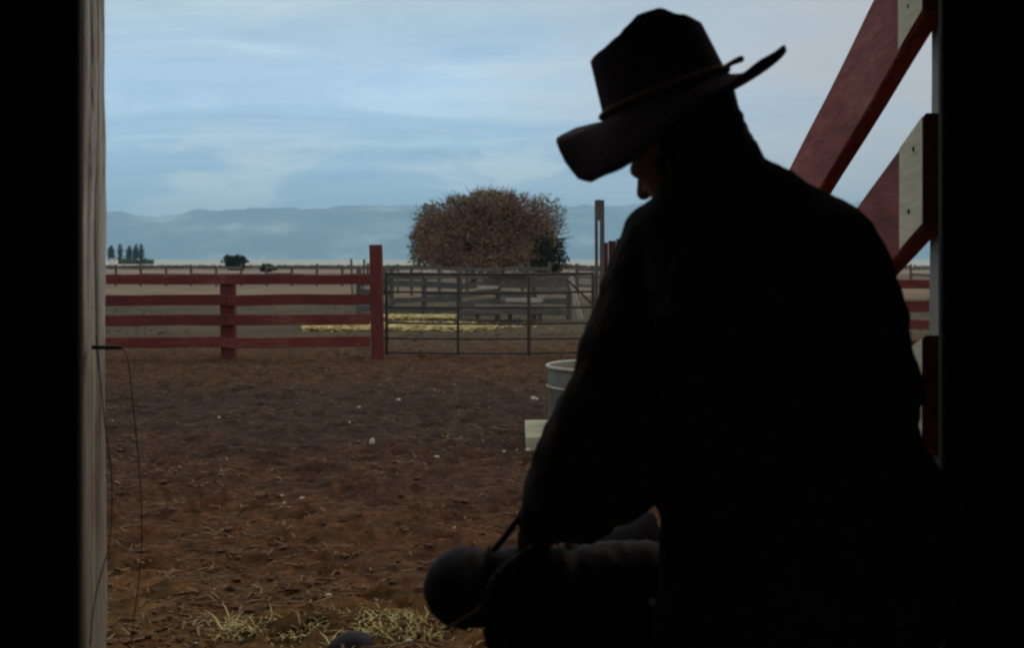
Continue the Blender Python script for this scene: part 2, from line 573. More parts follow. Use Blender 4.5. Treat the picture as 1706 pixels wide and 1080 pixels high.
def hoof(x, y):
    z = np.zeros_like(x)
    x0, y_rows = x[0], y[:, 0]
    for hx_, hy_, r_, a_ in HOOF:
        i0, i1 = np.searchsorted(x0, (hx_ - .2, hx_ + .2))
        j0, j1 = np.searchsorted(y_rows, (hy_ - .2, hy_ + .2))
        dx, dy = x[j0:j1, i0:i1] - hx_, y[j0:j1, i0:i1] - hy_
        d = np.hypot(dx, dy * .85)
        z[j0:j1, i0:i1] += -.035 * np.exp(-(d / r_) ** 4) + .016 * np.exp(-((d - r_ * 1.35) / .03) ** 2)
    return z


def yard_z(x, y):
    x, y = np.asarray(x, float), np.asarray(y, float)
    z = (fbm(x * 0.9, y * 0.9, 3, 3) - .5) * 0.05
    z = z + (fbm(x * 4.2, y * 4.2, 3, 9) - .5) * 0.085
    r = 1 - np.abs(fbm(x * 11, y * 11, 2, 21) * 2 - 1)
    z = z + (r - .6) * 0.034
    if x.ndim == 2:
        z = z + hoof(x, y)
    e = np.minimum.reduce([np.clip((x + 9.0) / .8, 0, 1), np.clip((9.0 - x) / .8, 0, 1), np.clip((22.0 - y) / 1.5, 0, 1), np.clip((y - 1.2) / .8, 0, 1)])
    return (z + 0.03) * e - (1 - e) * 0.03


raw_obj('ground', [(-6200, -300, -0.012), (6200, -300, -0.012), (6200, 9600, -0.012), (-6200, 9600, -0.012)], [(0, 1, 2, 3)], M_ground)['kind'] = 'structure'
raw_obj('salt_flat', [(-5000, 212, 0.03), (5000, 212, 0.03), (5000, 8200, 0.03), (-5000, 8200, 0.03)], [(0, 1, 2, 3)], M_lake)['kind'] = 'structure'

xs = np.arange(-9.0, 9.001, 0.04)
ys = [1.2]
while ys[-1] < 22:
    ys.append(ys[-1] + max(0.018, 0.0055 * ys[-1]))
ys = np.array(ys)
GX, GY = np.meshgrid(xs, ys)
GZ = yard_z(GX, GY)
nv = np.stack([GX, GY, GZ], -1).reshape(-1, 3)
nx = len(xs)
ii = np.arange(len(ys) - 1)[:, None] * nx + np.arange(nx - 1)[None]
fc = np.stack([ii, ii + 1, ii + nx + 1, ii + nx], -1).reshape(-1, 4)
me = bpy.data.meshes.new('yard')
me.vertices.add(len(nv))
me.vertices.foreach_set('co', nv.ravel())
me.loops.add(fc.size)
me.loops.foreach_set('vertex_index', fc.ravel())
me.polygons.add(len(fc))
me.polygons.foreach_set('loop_start', np.arange(0, fc.size, 4))
me.polygons.foreach_set('loop_total', np.full(len(fc), 4))
me.update(calc_edges=True)
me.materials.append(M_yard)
me.shade_smooth()
yo = bpy.data.objects.new('yard', me)
COL.objects.link(yo)
yo['kind'] = 'structure'

# hills: a long range some 8.6 km away, low rolling crest
hx = np.linspace(-6000, 6000, 420)
hy = np.linspace(8000, 9500, 36)
hv = []
for y in hy:
    tt = (y - 8000) / 1500
    prof = math.sin(min(tt / 0.75, 1) * math.pi / 2) if tt < .75 else math.cos((tt - .75) / .25 * math.pi / 2)
    for x in hx:
        crest = 362 + x * .012 + 78 * (1 - abs(float(fbm(np.array(x / 330.0 + 9), np.array(7.7), 5, 31, .6)) * 2 - 1)) + 46 * (float(fbm(np.array(x / 900.0 + 40), np.array(3.3), 4, 5)) - .5) * 2
        crest -= 40 * math.exp(-((x + 2820) / 190) ** 2)          # the notch in the crest
        crest += 24 * math.exp(-((x + 900) / 600) ** 2)
        sp_ = (float(fbm(np.array(x / 300.0), np.array(y / 500.0), 5, 8, .6)) - .5) * 70 * (1 - prof * .5)
        hv.append((x, y, max(-1, prof * crest + sp_ * min(1, tt * 4)) if tt < 0.99 else -1))
hn = len(hx)
hf = [(j * hn + i, j * hn + i + 1, (j + 1) * hn + i + 1, (j + 1) * hn + i) for j in range(len(hy) - 1) for i in range(hn - 1)]
ho = raw_obj('hills', hv, hf, M_hill, smooth=True)
ho['kind'] = 'structure'

bm = bmesh.new()
box(bm, (0, 4600, 221), (12600, 10200, 446))
hm = bpy.data.materials.new('haze_air')
hm.use_nodes = True
hm.node_tree.nodes.clear()
pv = hm.node_tree.nodes.new('ShaderNodeVolumePrincipled')
pv.inputs['Color'].default_value = (0.47, 0.77, 1.0, 1)
pv.inputs['Density'].default_value = 0.00017
pv.inputs['Anisotropy'].default_value = 0.0
om = hm.node_tree.nodes.new('ShaderNodeOutputMaterial')
hm.node_tree.links.new(pv.outputs[0], om.inputs['Volume'])
hz = obj('haze', bm, hm)
hz['kind'] = 'stuff'

# ------------------------------------------------------------------ barn added to darken the margins and near side (we stand inside it)
WY, XL, XR = 2.30, -0.863, 0.8665
barn = thing('barn', 'added dark plank barn whose open doorway frames and darkens the view', 'barn', (0, -3, 0))


M_inner = wood('pale_bounce_boards', [(0.3, (0.18, 0.15, 0.12)), (0.65, (0.36, 0.31, 0.25))], (8, 8, 0.6))  # boards made pale to bounce light onto the man's back


def wall(c, s, name='wall'):
    bm = bmesh.new()
    box(bm, c, s)
    return obj(name, bm, M_inner, barn)


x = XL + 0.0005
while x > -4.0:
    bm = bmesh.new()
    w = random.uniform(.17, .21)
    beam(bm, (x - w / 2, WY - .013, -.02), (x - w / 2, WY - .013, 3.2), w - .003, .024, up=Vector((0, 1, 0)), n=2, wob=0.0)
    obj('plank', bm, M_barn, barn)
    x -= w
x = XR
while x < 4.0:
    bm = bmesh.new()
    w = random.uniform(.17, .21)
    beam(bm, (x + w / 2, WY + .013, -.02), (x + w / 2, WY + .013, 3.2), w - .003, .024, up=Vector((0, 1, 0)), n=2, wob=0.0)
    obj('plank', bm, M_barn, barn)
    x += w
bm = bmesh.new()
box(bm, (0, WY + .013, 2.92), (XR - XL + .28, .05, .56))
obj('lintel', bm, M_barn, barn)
wall((-4.03, -3.0, 1.6), (.06, 10.7, 3.24))
wall((4.03, -3.0, 1.6), (.06, 10.7, 3.24))
# unseen rear opening, added so a little light reaches the man's back
wall((-3.0, -8.36, 1.6), (2.0, .06, 3.24))
wall((3.0, -8.36, 1.6), (2.0, .06, 3.24))
wall((0, -8.36, 3.08), (4.0, .06, .28))
bm = bmesh.new()
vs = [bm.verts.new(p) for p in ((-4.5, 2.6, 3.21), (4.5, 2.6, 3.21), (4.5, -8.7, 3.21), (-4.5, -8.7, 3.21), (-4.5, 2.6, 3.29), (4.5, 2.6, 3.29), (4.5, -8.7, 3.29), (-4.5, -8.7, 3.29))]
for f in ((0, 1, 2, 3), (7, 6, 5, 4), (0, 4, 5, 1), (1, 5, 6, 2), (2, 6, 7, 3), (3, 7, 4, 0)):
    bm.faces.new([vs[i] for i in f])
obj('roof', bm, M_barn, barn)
bm = bmesh.new()
box(bm, (0, -3.1, -.004), (8.0, 10.6, .012))
fl = obj('barn_floor', bm, plain('barn_floor_pale_bounce', (0.28, 0.22, 0.14), 0.95, 0.4, 6, 0, 0.5))  # floor colour lightened to throw more bounce light on the coat
fl['kind'] = 'structure'

# left door post
bm = bmesh.new()
rings = []
z = -0.05
while z < 2.66:
    ring = []
    for j in range(160):
        t_ = 2 * math.pi * (j + .5) / 160
        cs, sn = math.cos(t_), math.sin(t_)
        rr = 1 / (abs(cs) ** 9 + abs(sn) ** 9) ** (1 / 9)
        ck = sum(max(0, 1 - abs(sn - c0 - .12 * math.sin(z * f0 + c0 * 9)) / .09) for c0, f0 in ((-.45, 2.1), (.15, 1.6), (.62, 2.9))) if cs > .3 else 0
        d = -.011 * ck + mnoise.noise(Vector((cs * 1.5, sn * 1.5, z * 2.2))) * .010 + mnoise.noise(Vector((cs * 7, sn * 7, z * .9 + 4))) * .008 + mnoise.noise(Vector((cs * 2, sn * 2, z * 7))) * .004
        ring.append(Vector((XL - .0715 + cs * (.070 * rr + d * .6), 2.377 + sn * (.069 * rr + d * (1.5 if sn > 0 else .3)) - (.008 * (z - 1.0) if sn > 0 else 0), z)))
    rings.append(ring)
    z += .02
loft(bm, rings)
post = obj('door_post', bm, M_post, smooth=True)
prop(post, 'cracked weathered grey timber post along the side of the barn doorway', 'post')
bm = bmesh.new()
bp = P(178, 579, 2.33)
beam(bm, bp + Vector((-.03, 0, 0)), bp + Vector((.030, .004, -.001)), .012, .008, n=2, wob=0, bev=.002)
obj('bolt', bm, M_iron, post)
bm = bmesh.new()
tube(bm, catmull([P(200, 577, 2.335), P(213, 600, 2.34), P(222, 680, 2.36), P(230, 760, 2.37), P(236, 850, 2.38), P(235, 930, 2.38), P(226, 1010, 2.37), P(219, 1070, 2.36), P(212, 1150, 2.36), P(214, 1260, 2.36)], 5), .0011, 6)
w_ = obj('hanging_wire', bm, M_iron, smooth=True)
prop(w_, 'thin dark wire hanging from the bolt on the grey door post', 'wire')
bm = bmesh.new()
tube(bm, catmull([P(160, 560, 2.28), P(168, 640, 2.275), P(176, 720, 2.29), P(186, 800, 2.32), P(183, 900, 2.30), P(160, 990, 2.275), P(150, 1075, 2.27)], 5), .0012, 6)
w_ = obj('bent_wire', bm, M_iron, smooth=True)
prop(w_, 'thin dark wire lying against the face of the grey door post', 'wire')

# ------------------------------------------------------------------ loading chute beside the doorway (right)
YE, X0 = 2.75, 0.994
chute = thing('loading_chute', 'red plank side of a loading chute sloping down outside the doorway', 'loading chute', (1.05, 3.8, 0))
dv = Vector((.046, 1, -.315))
for k, zt in enumerate((2.32, 1.805, 1.265, .745)):
    c0 = Vector((X0 + .026, YE, zt - .1375))
    bm = bmesh.new()
    # board with vertical cut ends: explicit prism
    for (y0, y1, dx, nm, mt) in ((YE, 5.25, 0, 'board', M_chute), (YE + .003, YE + .196, -.004, 'bare_patch', M_bare)):
        bmm = bmesh.new()
        n = 10 if nm == 'board' else 2
        rr = []
        for i in range(n + 1):
            yv = y0 + (y1 - y0) * i / n
            base_ = c0 + dv * (yv - YE)
            o1 = mnoise.noise(Vector((yv * 1.5, k * 3.3, 0))) * .006
            hh = .1375 + mnoise.noise(Vector((yv * 2, k * 5.1, 4))) * .005
            cc = .005
            xr = .026 if nm == 'board' else -.0285
            cc = cc if nm == 'board' else .0006
            hh = hh if nm == 'board' else hh - .006
            rr.append([base_ + Vector((xx + o1, 0, zz)) for xx, zz in ((-.026 + dx + cc, -hh), (xr - cc, -hh), (xr, -hh + cc), (xr, hh - cc), (xr - cc, hh), (-.026 + dx + cc, hh), (-.026 + dx, hh - cc), (-.026 + dx, -hh + cc))])
        loft(bmm, rr)
        o = obj(nm, bmm, mt, chute)
        if nm != 'board' and k == 0:
            o['label'] = 'bare pale patch at the end of the red plank'
    bm.free()
for (yc, zt) in ((2.825, 2.42), (5.15, 1.62)):
    xx = X0 + .046 * (yc - YE) + .0535
    bm = bmesh.new()
    beam(bm, (xx + .045, yc, -.05), (xx + .045, yc, zt), .088, .088, up=Vector((0, 1, 0)), n=10, wob=.006, seed=yc)
    obj('post', bm, M_palepost, chute)
for k in range(3):      # bolts heads on the pale ends
    zt = (2.32, 1.805, 1.265)[k]
    for (dy, dz) in ((.07, -.06), (.11, -.20)):
        bm = bmesh.new()
        p = Vector((X0 + .046 * dy - .0045, YE + dy, zt + dz - .315 * dy))
        ball(bm, p, (.003, .007, .007), u=8, v=6)
        obj('nail_head', bm, M_iron, chute)

# ------------------------------------------------------------------ red yard fence left of the gate
S = 115.9
FY = F / S           # 16.39 m


def zf(py):
    return EYE - (py - HY) / S


def fx(px, Y=FY):
    return (px - CX) / F * Y


fence = thing('plank_fence', 'dark red four-rail plank fence ending at a tall post by the gate', 'fence', (fx(400), FY, 0))
LE = -9.6
pts_x = (fx(628), fx(385), -7.1)
yof = lambda x_: FY - .02 - (fx(628) - x_) * .16 * .5      # the fence swings slightly towards us on the left
rails = ((457, 473), (489.5, 507), (523.5, 541), (559.5, 577))
for k, (a, b_) in enumerate(rails):
    zc = (zf(a) + zf(b_)) / 2
    hh = (b_ - a) / S
    for (xa, xb) in ((pts_x[0] - .09, pts_x[1] + .004), (pts_x[1] - .004, pts_x[2])):
        bm = bmesh.new()
        dz = random.uniform(-.006, .006)
        beam(bm, (xa, yof(xa) - .06, zc + dz), (xb, yof(xb) - .06, zc + dz - .012 * (k % 2)), .038, hh, n=10, wob=.012, seed=k * 3.1 + xa)
        obj('rail', bm, M_red, fence)
for i, px in enumerate((628, 385)):
    xx = fx(px)
    bm = bmesh.new()
    if i == 0:
        beam(bm, (xx + .02, FY - .03, -.1), (xx - .015, FY - .03, zf(408)), .175, .17, up=Vector((0, 1, 0)), n=9, wob=.012, seed=2.2, bev=.015)
    else:
        beam(bm, (xx, yof(xx) + .06, -.1), (xx - .01, yof(xx) + .06, zf(461)), .20, .17, up=Vector((0, 1, 0)), n=7, wob=.012, seed=6.2, bev=.015)
    obj('post', bm, M_redpost, fence)
bm = bmesh.new()
beam(bm, (-7.0, yof(-7.0) + .06, -.1), (-7.0, yof(-7.0) + .06, 1.2), .20, .17, up=Vector((0, 1, 0)), n=5, wob=.012, seed=6.2, bev=.015)
obj('post', bm, M_redpost, fence)

# red fence right of the gate
rf = thing('plank_fence', 'dark red plank fence seen in the gap between the chute boards', 'fence', (fx(1400), FY, 0))
rails_r = ((466, 481), (500, 519), (533, 549), (566, 584))
for k, (a, b_) in enumerate(rails_r):
    zc, hh = (zf(a) + zf(b_)) / 2, (b_ - a) / S
    for (xa, xb) in ((fx(1030), fx(1310)), (fx(1311), fx(1600))):
        bm = bmesh.new()
        beam(bm, (xa, FY - .05, zc), (xb, FY - .05, zc), .038, hh, n=8, wob=.02, seed=k * 2.7 + xa)
        obj('rail', bm, M_red, rf)
for px in (1310, 1590):
    bm = bmesh.new()
    beam(bm, (fx(px), FY + .055, -.1), (fx(px), FY + .055, 1.2), .18, .17, up=Vector((0, 1, 0)), n=6, wob=.012, seed=px * .1, bev=.015)
    obj('post', bm, M_redpost, rf)
# tall red boards at the gate post
for k in range(3):
    pass
rp = thing('board_panel', 'short tall panel of dark red upright boards next to the twin post', 'fence panel', (fx(1030), FY, 0))
for k in range(4):
    xx = fx(1004) + .04 + k * .115
    bm = bmesh.new()
    beam(bm, (xx, FY + .19, -.05), (xx, FY + .19, zf(404 - 3 * (k % 3))), .108, .03, up=Vector((0, 1, 0)), n=4, wob=.008, seed=k * 9.1)
    obj('board', bm, M_redpost, rp)

# twin pole at the end of the gate
tp = thing('twin_post', 'tall twin pole with a block between its tops beside the gate', 'post', (fx(1000), FY, 0))
bm = bmesh.new()
beam(bm, (fx(994.2), FY + .08, -.1), (fx(994.2), FY + .08, zf(333)), .045, .07, up=Vector((0, 1, 0)), n=6, wob=.006, seed=1)
obj('pole', bm, M_pole, tp)
bm = bmesh.new()
beam(bm, (fx(1003.5), FY + .08, -.1), (fx(1003.5), FY + .08, zf(333)), .062, .09, up=Vector((0, 1, 0)), n=6, wob=.006, seed=3)
obj('pole', bm, M_pole, tp)
bm = bmesh.new()
beam(bm, (fx(998.2), FY + .08, zf(367)), (fx(998.2), FY + .08, zf(332)), .03, .08, up=Vector((0, 1, 0)), n=3, wob=.003, seed=5)
obj('block', bm, M_pole, tp)

# ------------------------------------------------------------------ tube gate
gate = thing('metal_gate', 'rusty tubular metal gate with six horizontal bars beside the tall red post', 'gate', (fx(820), FY, 0))
GY_ = FY + .02
for k, py in enumerate((456, 486, 512, 538, 564, 587)):
    bm = bmesh.new()
    n = 12
    pts = [Vector((fx(644) + (fx(988) - fx(644)) * i / n, GY_, zf(py) - .018 * math.sin(math.pi * i / n) * (1 if k % 2 else .4))) for i in range(n + 1)]
    tube(bm, pts, .017 if k else .021, 8)
    obj('bar', bm, M_pipe, gate, smooth=True)
for px, r_ in ((644, .022), (763, .019), (881, .024), (988, .022)):
    bm = bmesh.new()
    tube(bm, [(fx(px), GY_ - (.028 if px in (763, 881) else 0), zf(590)), (fx(px), GY_ - (.028 if px in (763, 881) else 0), zf(455))], r_, 8)
    obj('upright', bm, M_pipe, gate, smooth=True)
bm = bmesh.new()
tube(bm, [(fx(945), GY_ - .04, zf(466)), (fx(986), GY_ - .04, zf(506))], .016, 8)
obj('brace', bm, M_pipe, gate, smooth=True)
bm = bmesh.new()
bm.free()
for py in (486, 564):
    bm = bmesh.new()
    tube(bm, [(fx(637), GY_, zf(py)), (fx(646), GY_, zf(py))], .012, 6)
    obj('hinge', bm, M_iron, gate)
sp_o = bmesh.new()
beam(sp_o, (fx(882), FY + .35, -.1), (fx(881), FY + .35, 1.45 - (436 - 432) / (F / (FY + .35))), .055, .06, up=Vector((0, 1, 0)), n=6, wob=.008, seed=11)
prop(obj('fence_stake', sp_o, M_pole), 'slim grey stake standing just behind the middle of the metal gate', 'stake')
bm = bmesh.new()
beam(bm, P(950, 462, 17.4), P(968, 534, 17.2) , .03, .09, n=3, wob=.005)
prop(obj('leaning_board', bm, M_palewood), 'pale bleached board leaning behind the right end of the gate', 'board')
bm = bmesh.new()
beam(bm, P(948, 488, 17.9), P(979, 507, 17.7) - Vector((0, 0, 0)), .03, .07, n=3, wob=.005)
for v_ in bm.verts:
    pass
bm.free()


# ------------------------------------------------------------------ pens beyond the gate
def far_fence(name, label, xa, xb, Y, zs, mat, posts, grp=None, h=.14, ptop=1.2, slope=0.0):
    t_ = thing(name, label, 'fence', ((xa + xb) / 2, Y, 0), group=grp)
    nseg = len(posts) - 1
    for z_ in zs:
        for i in range(nseg):
            if random.random() < .13:
                continue
            bm = bmesh.new()
            dz = random.uniform(-.05, .05)
            beam(bm, (posts[i], Y - .05 + slope * (posts[i] - xa), z_ + dz), (posts[i + 1] - .01, Y - .05 + slope * (posts[i + 1] - xa), z_ + random.uniform(-.06, .06)), .03, h * random.uniform(.85, 1.1), n=4, wob=.02, seed=random.uniform(0, 90))
            obj('rail', bm, mat, t_)
    for x_ in posts:
        bm = bmesh.new()
        tube(bm, [(x_, Y + .04 + slope * (x_ - xa), -.1), (x_ + random.uniform(-.03, .03), Y + .04 + slope * (x_ - xa), ptop * random.uniform(.92, 1.12))], .07, 8, caps=False)
        obj('post', bm, M_pole, t_)
    return t_


def X(px, Y):
    return (px - CX) / F * Y


far_fence('pen_fence', 'blue-grey weathered plank pen fence behind the left half of the gate', X(600, 31), X(764, 31), 31, (1.0, .78, .55, .32, .12), M_bluegrey, [X(p, 31) for p in (596, 652, 706, 764)], None, .15, 1.15)
far_fence('pen_fence', 'grey weathered plank pen fence behind the right half of the gate', X(762, 27.5), X(950, 27.5), 27.5, (1.02, .84, .62, .40, .20), M_grey, [X(p, 27.5) for p in (766, 829, 890, 948)], None, .16, 1.12)
far_fence('pen_fence', 'far brown rail fence standing low across the pale field', X(160, 62), X(640, 62), 62, (1.0, .6), M_grey, [X(p, 62) for p in range(150, 660, 42)], None, .13, 1.15)
far_fence('pen_fence', 'grey rail fence running under the big rust-brown tree', X(640, 46), X(1010, 46), 46, (1.06, .72, .4), M_grey, [X(p, 46) for p in range(640, 1020, 46)], None, .13, 1.2)
far_fence('pen_fence', 'distant brown rail fence by the salt flat on the right', X(1380, 62), X(1620, 62), 62, (1.0, .6), M_grey, [X(p, 62) for p in range(1380, 1630, 46)], None, .13, 1.15)
# feed bunk with pale lip, dark rail on top of the pen
bunk = thing('feed_bunk', 'long grey feed trough with a bleached front board inside the pens', 'trough', (X(850, 26.3), 26.3, 0))
bm = bmesh.new()
beam(bm, (X(842, 26.3), 26.3, EYE - (500 - HY) / F * 26.3), (X(905, 26.3), 26.3, EYE - (499 - HY) / F * 26.3), .04, .09, n=4, wob=.01)
obj('front_board', bm, M_palewood, bunk)
bm = bmesh.new()
beam(bm, (X(790, 26.6), 26.62, .28), (X(905, 26.6), 26.62, .28), .5, .2, n=4, wob=.01)
obj('trough_box', bm, M_grey, bunk)
for px in (795, 850, 900):
    bm = bmesh.new()
    beam(bm, (X(px, 26.6), 26.6, -.05), (X(px, 26.6), 26.6, .2), .09, .09, up=Vector((0, 1, 0)), n=2, wob=0)
    obj('leg', bm, M_grey, bunk)
for i, (pa, pb, py, Y, lab) in enumerate(((795, 830, 478, 27.3, 'short bleached board nailed on the pen fence behind the stake'), (868, 902, 501, 26.0, 'pale bleached plank lying on the pen rail right of the stake'))):
    bm = bmesh.new()
    beam(bm, P(pa, py, Y), P(pb, py + 1, Y), .03, .07, n=3, wob=.01, seed=i)
    prop(obj('bleached_board', bm, M_palewood), lab, 'board')
bm = bmesh.new()
beam(bm, P(814, 460, 27.3), P(880, 460.5, 27.3), .08, .07, n=3, wob=.01)
prop(obj('dark_rail', bm, M_pipe), 'dark pole laid along the top of the grey pen fence', 'pole')

# thin stakes beyond the red fence, near the salt flat
for i, (px, pt, pb, lean, lab) in enumerate(((587, 431, 456, -2, 'thin leaning stake beyond the red fence, left one of the pair'), (604, 432, 456, 3, 'thin leaning stake beyond the red fence, right one of the pair'), (663, 440, 458, 0, 'thin upright stake standing alone above the gate beside the red post'))):
    bm = bmesh.new()
    Y = 48
    a = P(px, pb, Y)
    a.z = -.05
    tube(bm, [a, P(px + lean, pt, Y)], .045, 6, caps=False)
    prop(obj('field_stake', bm, M_pole), lab, 'stake', 'thin stakes beyond the fence')


# ------------------------------------------------------------------ vegetation
def leaf_cloud(n, sampler, size, aspect=1.0, droop=0.0):
    """n small leaf-clump faces at sampled points"""
    V, Fc = [], []
    for i in range(n):
        p = sampler()
        if p is None:
            continue
        s = size * random.uniform(.5, 1.5)
        u = Vector((random.gauss(0, 1), random.gauss(0, 1), random.gauss(0, 1) - droop)).normalized()
        w = u.cross(Vector((random.gauss(0, 1), random.gauss(0, 1), random.gauss(0, 1)))).normalized()
        k = len(V)
        V += [p - u * s * .5 * aspect, p + w * s * .35, p + u * s * .55 * aspect, p - w * s * .3]
        Fc.append((k, k + 1, k + 2, k + 3))
    return V, Fc


def flat_cloud(n, sampler, size, aspect):
    V, Fc = [], []
    for i in range(n):
        p = sampler()
        if p is None:
            continue
        s = size * random.uniform(.4, 1.6)
        a = random.uniform(0, 6.283)
        u = Vector((math.cos(a), math.sin(a), random.uniform(-.25, .25)))
        w = Vector((-math.sin(a), math.cos(a), random.uniform(-.3, .3)))
        k = len(V)
        V += [p - u * s * .5, p - u * s * .4 + w * s / aspect, p + u * s * .5 + w * s / aspect * .4, p + u * s * .45 - w * s / aspect * .2]
        Fc.append((k, k + 1, k + 2, k + 3))
    return V, Fc


def crown_sampler(lobes):
    tot = [l[1][0] * l[1][1] * l[1][2] for l in lobes]
    def f():
        c, r = random.choices(lobes, tot)[0]
        d = Vector((random.gauss(0, 1), random.gauss(0, 1), random.gauss(0, 1))).normalized()
        q = min(1.22, abs(random.gauss(.72, .23)))
        p = Vector(c) + Vector((d.x * r[0], d.y * r[1], d.z * r[2])) * q
        if mnoise.noise(p * (1.6 / max(r[0], .3)) + Vector((7, 3, 1))) < -.17 and q > .6:
            return None
        return p
    return f


def limbs(bm, base_, top, n, spread, r0):
    base_, top = Vector(base_), Vector(top)
    tube(bm, [base_, base_.lerp(top, .35) + Vector((random.uniform(-.1, .1), 0, 0)) * spread, base_.lerp(top, .75)], [r0, r0 * .8, r0 * .4], 8, caps=False)
    for i in range(n):
        s = base_.lerp(top, random.uniform(.15, .6))
        e = top + Vector((random.uniform(-1, 1) * spread, random.uniform(-1, 1) * spread * .7, random.uniform(-.45, .1) * (top.z - base_.z)))
        mid_ = s.lerp(e, .5) + Vector((0, 0, .1 * (top.z - base_.z)))
        tube(bm, [s, mid_, e], [r0 * .45, r0 * .28, r0 * .08], 6, caps=False)


# the big rust-brown tree
TY = 60.0
U = TY / F
tb = P(815, 470, TY)
tb.z = 0
tree = thing('autumn_tree', 'broad rust-brown bushy tree standing beyond the gate', 'tree', tb)
bm = bmesh.new()
limbs(bm, (tb.x, TY, -.1), (tb.x, TY, 4.6), 26, 3.1, .22)
for i in range(5):
    limbs(bm, (tb.x + random.uniform(-2.0, 1.8), TY + random.uniform(-.8, .8), -.1), (tb.x + random.uniform(-2.6, 2.6), TY, random.uniform(3.2, 4.6)), 8, 1.4, .12)
obj('trunk', bm, M_bark, tree)
lob = []
for (px, py, rx, rz) in ((735, 400, 42, 44), (770, 375, 50, 44), (820, 358, 52, 40), (868, 372, 44, 44), (900, 392, 32, 46), (820, 405, 92, 46), (745, 425, 46, 24), (870, 425, 56, 26), (712, 392, 24, 34), (850, 335, 26, 18), (790, 342, 22, 16), (800, 435, 85, 18)):
    lob.append((P(px, py, TY + random.uniform(-.8, .8)), (rx * U, min(rx, 48) * U * 1.2, rz * U)))
V, Fc = leaf_cloud(110000, crown_sampler(lob), .078, 1.5)
raw_obj('crown', V, Fc, M_rust, None).parent = tree
o = COL.objects['crown']
o.matrix_parent_inverse = Matrix.Translation(tb).inverted()
lob2 = [(P(px, py, TY + .5), (rx * U, rx * U, rz * U)) for (px, py, rx, rz) in ((705, 395, 26, 46), (722, 355, 26, 22), (690, 415, 12, 28), (815, 325, 34, 12), (770, 335, 30, 12), (700, 435, 22, 14))]
V, Fc = leaf_cloud(5200, crown_sampler(lob2), .10, 1.5)
o = raw_obj('leaf_fringe', V, Fc, M_olive, tree)
o.matrix_parent_inverse = Matrix.Translation(tb).inverted()
o['label'] = 'olive green outer leaves on the windward rim'
# fine bare twigs poking out of the crown
bm = bmesh.new()
for i in range(130):
    a = random.uniform(-.35, math.pi + .1)
    c = P(815, 400, TY)
    r1, r2 = random.uniform(.80, .95), random.uniform(1.0, 1.12)
    ex, ez = 128 * U, 82 * U
    aa = Vector((math.cos(a) * ex * r1, random.uniform(-1, 1), math.sin(a) * ez * r1))
    bb = Vector((math.cos(a + random.uniform(-.16, .16)) * ex * r2, aa.y, math.sin(a) * ez * r2 + .1))
    tube(bm, [c + aa, c + bb], [.016, .006], 4, caps=False)
obj('twigs', bm, M_bark, tree)['kind'] = 'stuff'

# dark evergreen bush at its right foot
gb = P(925, 452, 56)
gb.z = 0
U2 = 56 / F
eg = thing('evergreen_shrub', 'dark green evergreen shrub at the right foot of the rust-brown tree', 'shrub', gb)
bm = bmesh.new()
limbs(bm, (gb.x, 56, -.1), (gb.x, 56, 1.8), 8, .8, .08)
obj('trunk', bm, M_bark, eg).matrix_parent_inverse = Matrix.Translation(gb).inverted()
lob = [(P(px, py, 56), (rx * U2, rx * U2, rz * U2)) for (px, py, rx, rz) in ((915, 430, 26, 32), (932, 415, 14, 20), (938, 438, 13, 14), (905, 408, 20, 20), (900, 448, 30, 20), (918, 460, 30, 18))]
V, Fc = leaf_cloud(3600, crown_sampler(lob), .14)
o = raw_obj('crown', V, Fc, M_green, eg)
o.matrix_parent_inverse = Matrix.Translation(gb).inverted()
# nearly leafless tree behind, at the upper right
bb_ = P(915, 455, 66)
bb_.z = 0
U3 = 66 / F
bt = thing('bare_tree', 'thin half-bare grey tree rising behind the right of the rust-brown tree', 'tree', bb_)
bm = bmesh.new()
limbs(bm, (bb_.x, 66, -.1), (bb_.x, 66, 4.4), 20, 1.2, .08)
obj('trunk', bm, M_bark, bt)
lob = [(P(px, py, 66), (rx * U3, rx * U3, rz * U3)) for (px, py, rx, rz) in ((915, 350, 28, 26), (930, 368, 16, 22), (900, 338, 22, 16))]
V, Fc = leaf_cloud(750, crown_sampler(lob), .13, 1.4)
o = raw_obj('crown', V, Fc, M_olive, bt)
o.matrix_parent_inverse = Matrix.Translation(bb_).inverted()


def far_tree(name, label, px, ptop, pbot, rx, Y, mat, n, cat='tree', group=None, trunk=True, flat=False):
    base_ = P(px, HY, Y)
    base_.z = 0
    t_ = thing(name, label, cat, base_, group=group)
    u = Y / F
    top = P(px, ptop, Y).z
    bot = max(P(px, pbot, Y).z, 0.0)
    if trunk:
        bm = bmesh.new()
        tube(bm, [(base_.x, Y, -.3), (base_.x, Y, bot + (top - bot) * .6)], [rx * u * .14, rx * u * .05], 6, caps=False)
        obj('trunk', bm, M_bark, t_)
    h = (top - bot)
    lob = []
    for k in range(7):
        f = (k + .5) / 7
        wv = (math.sin(math.pi * (f * .85 + .1)) ** .6) if not flat else (.6 + .55 * f if f < .85 else .9)
        lob.append(((base_.x + random.uniform(-.1, .1) * rx * u, Y, bot + h * f), (rx * u * wv, rx * u * wv, h * .13)))
    V, Fc = leaf_cloud(n, crown_sampler(lob), rx * u * .32, 1.2)
    o = raw_obj('crown', V, Fc, mat, t_)
    o.matrix_parent_inverse = Matrix.Translation(base_).inverted()
    return t_


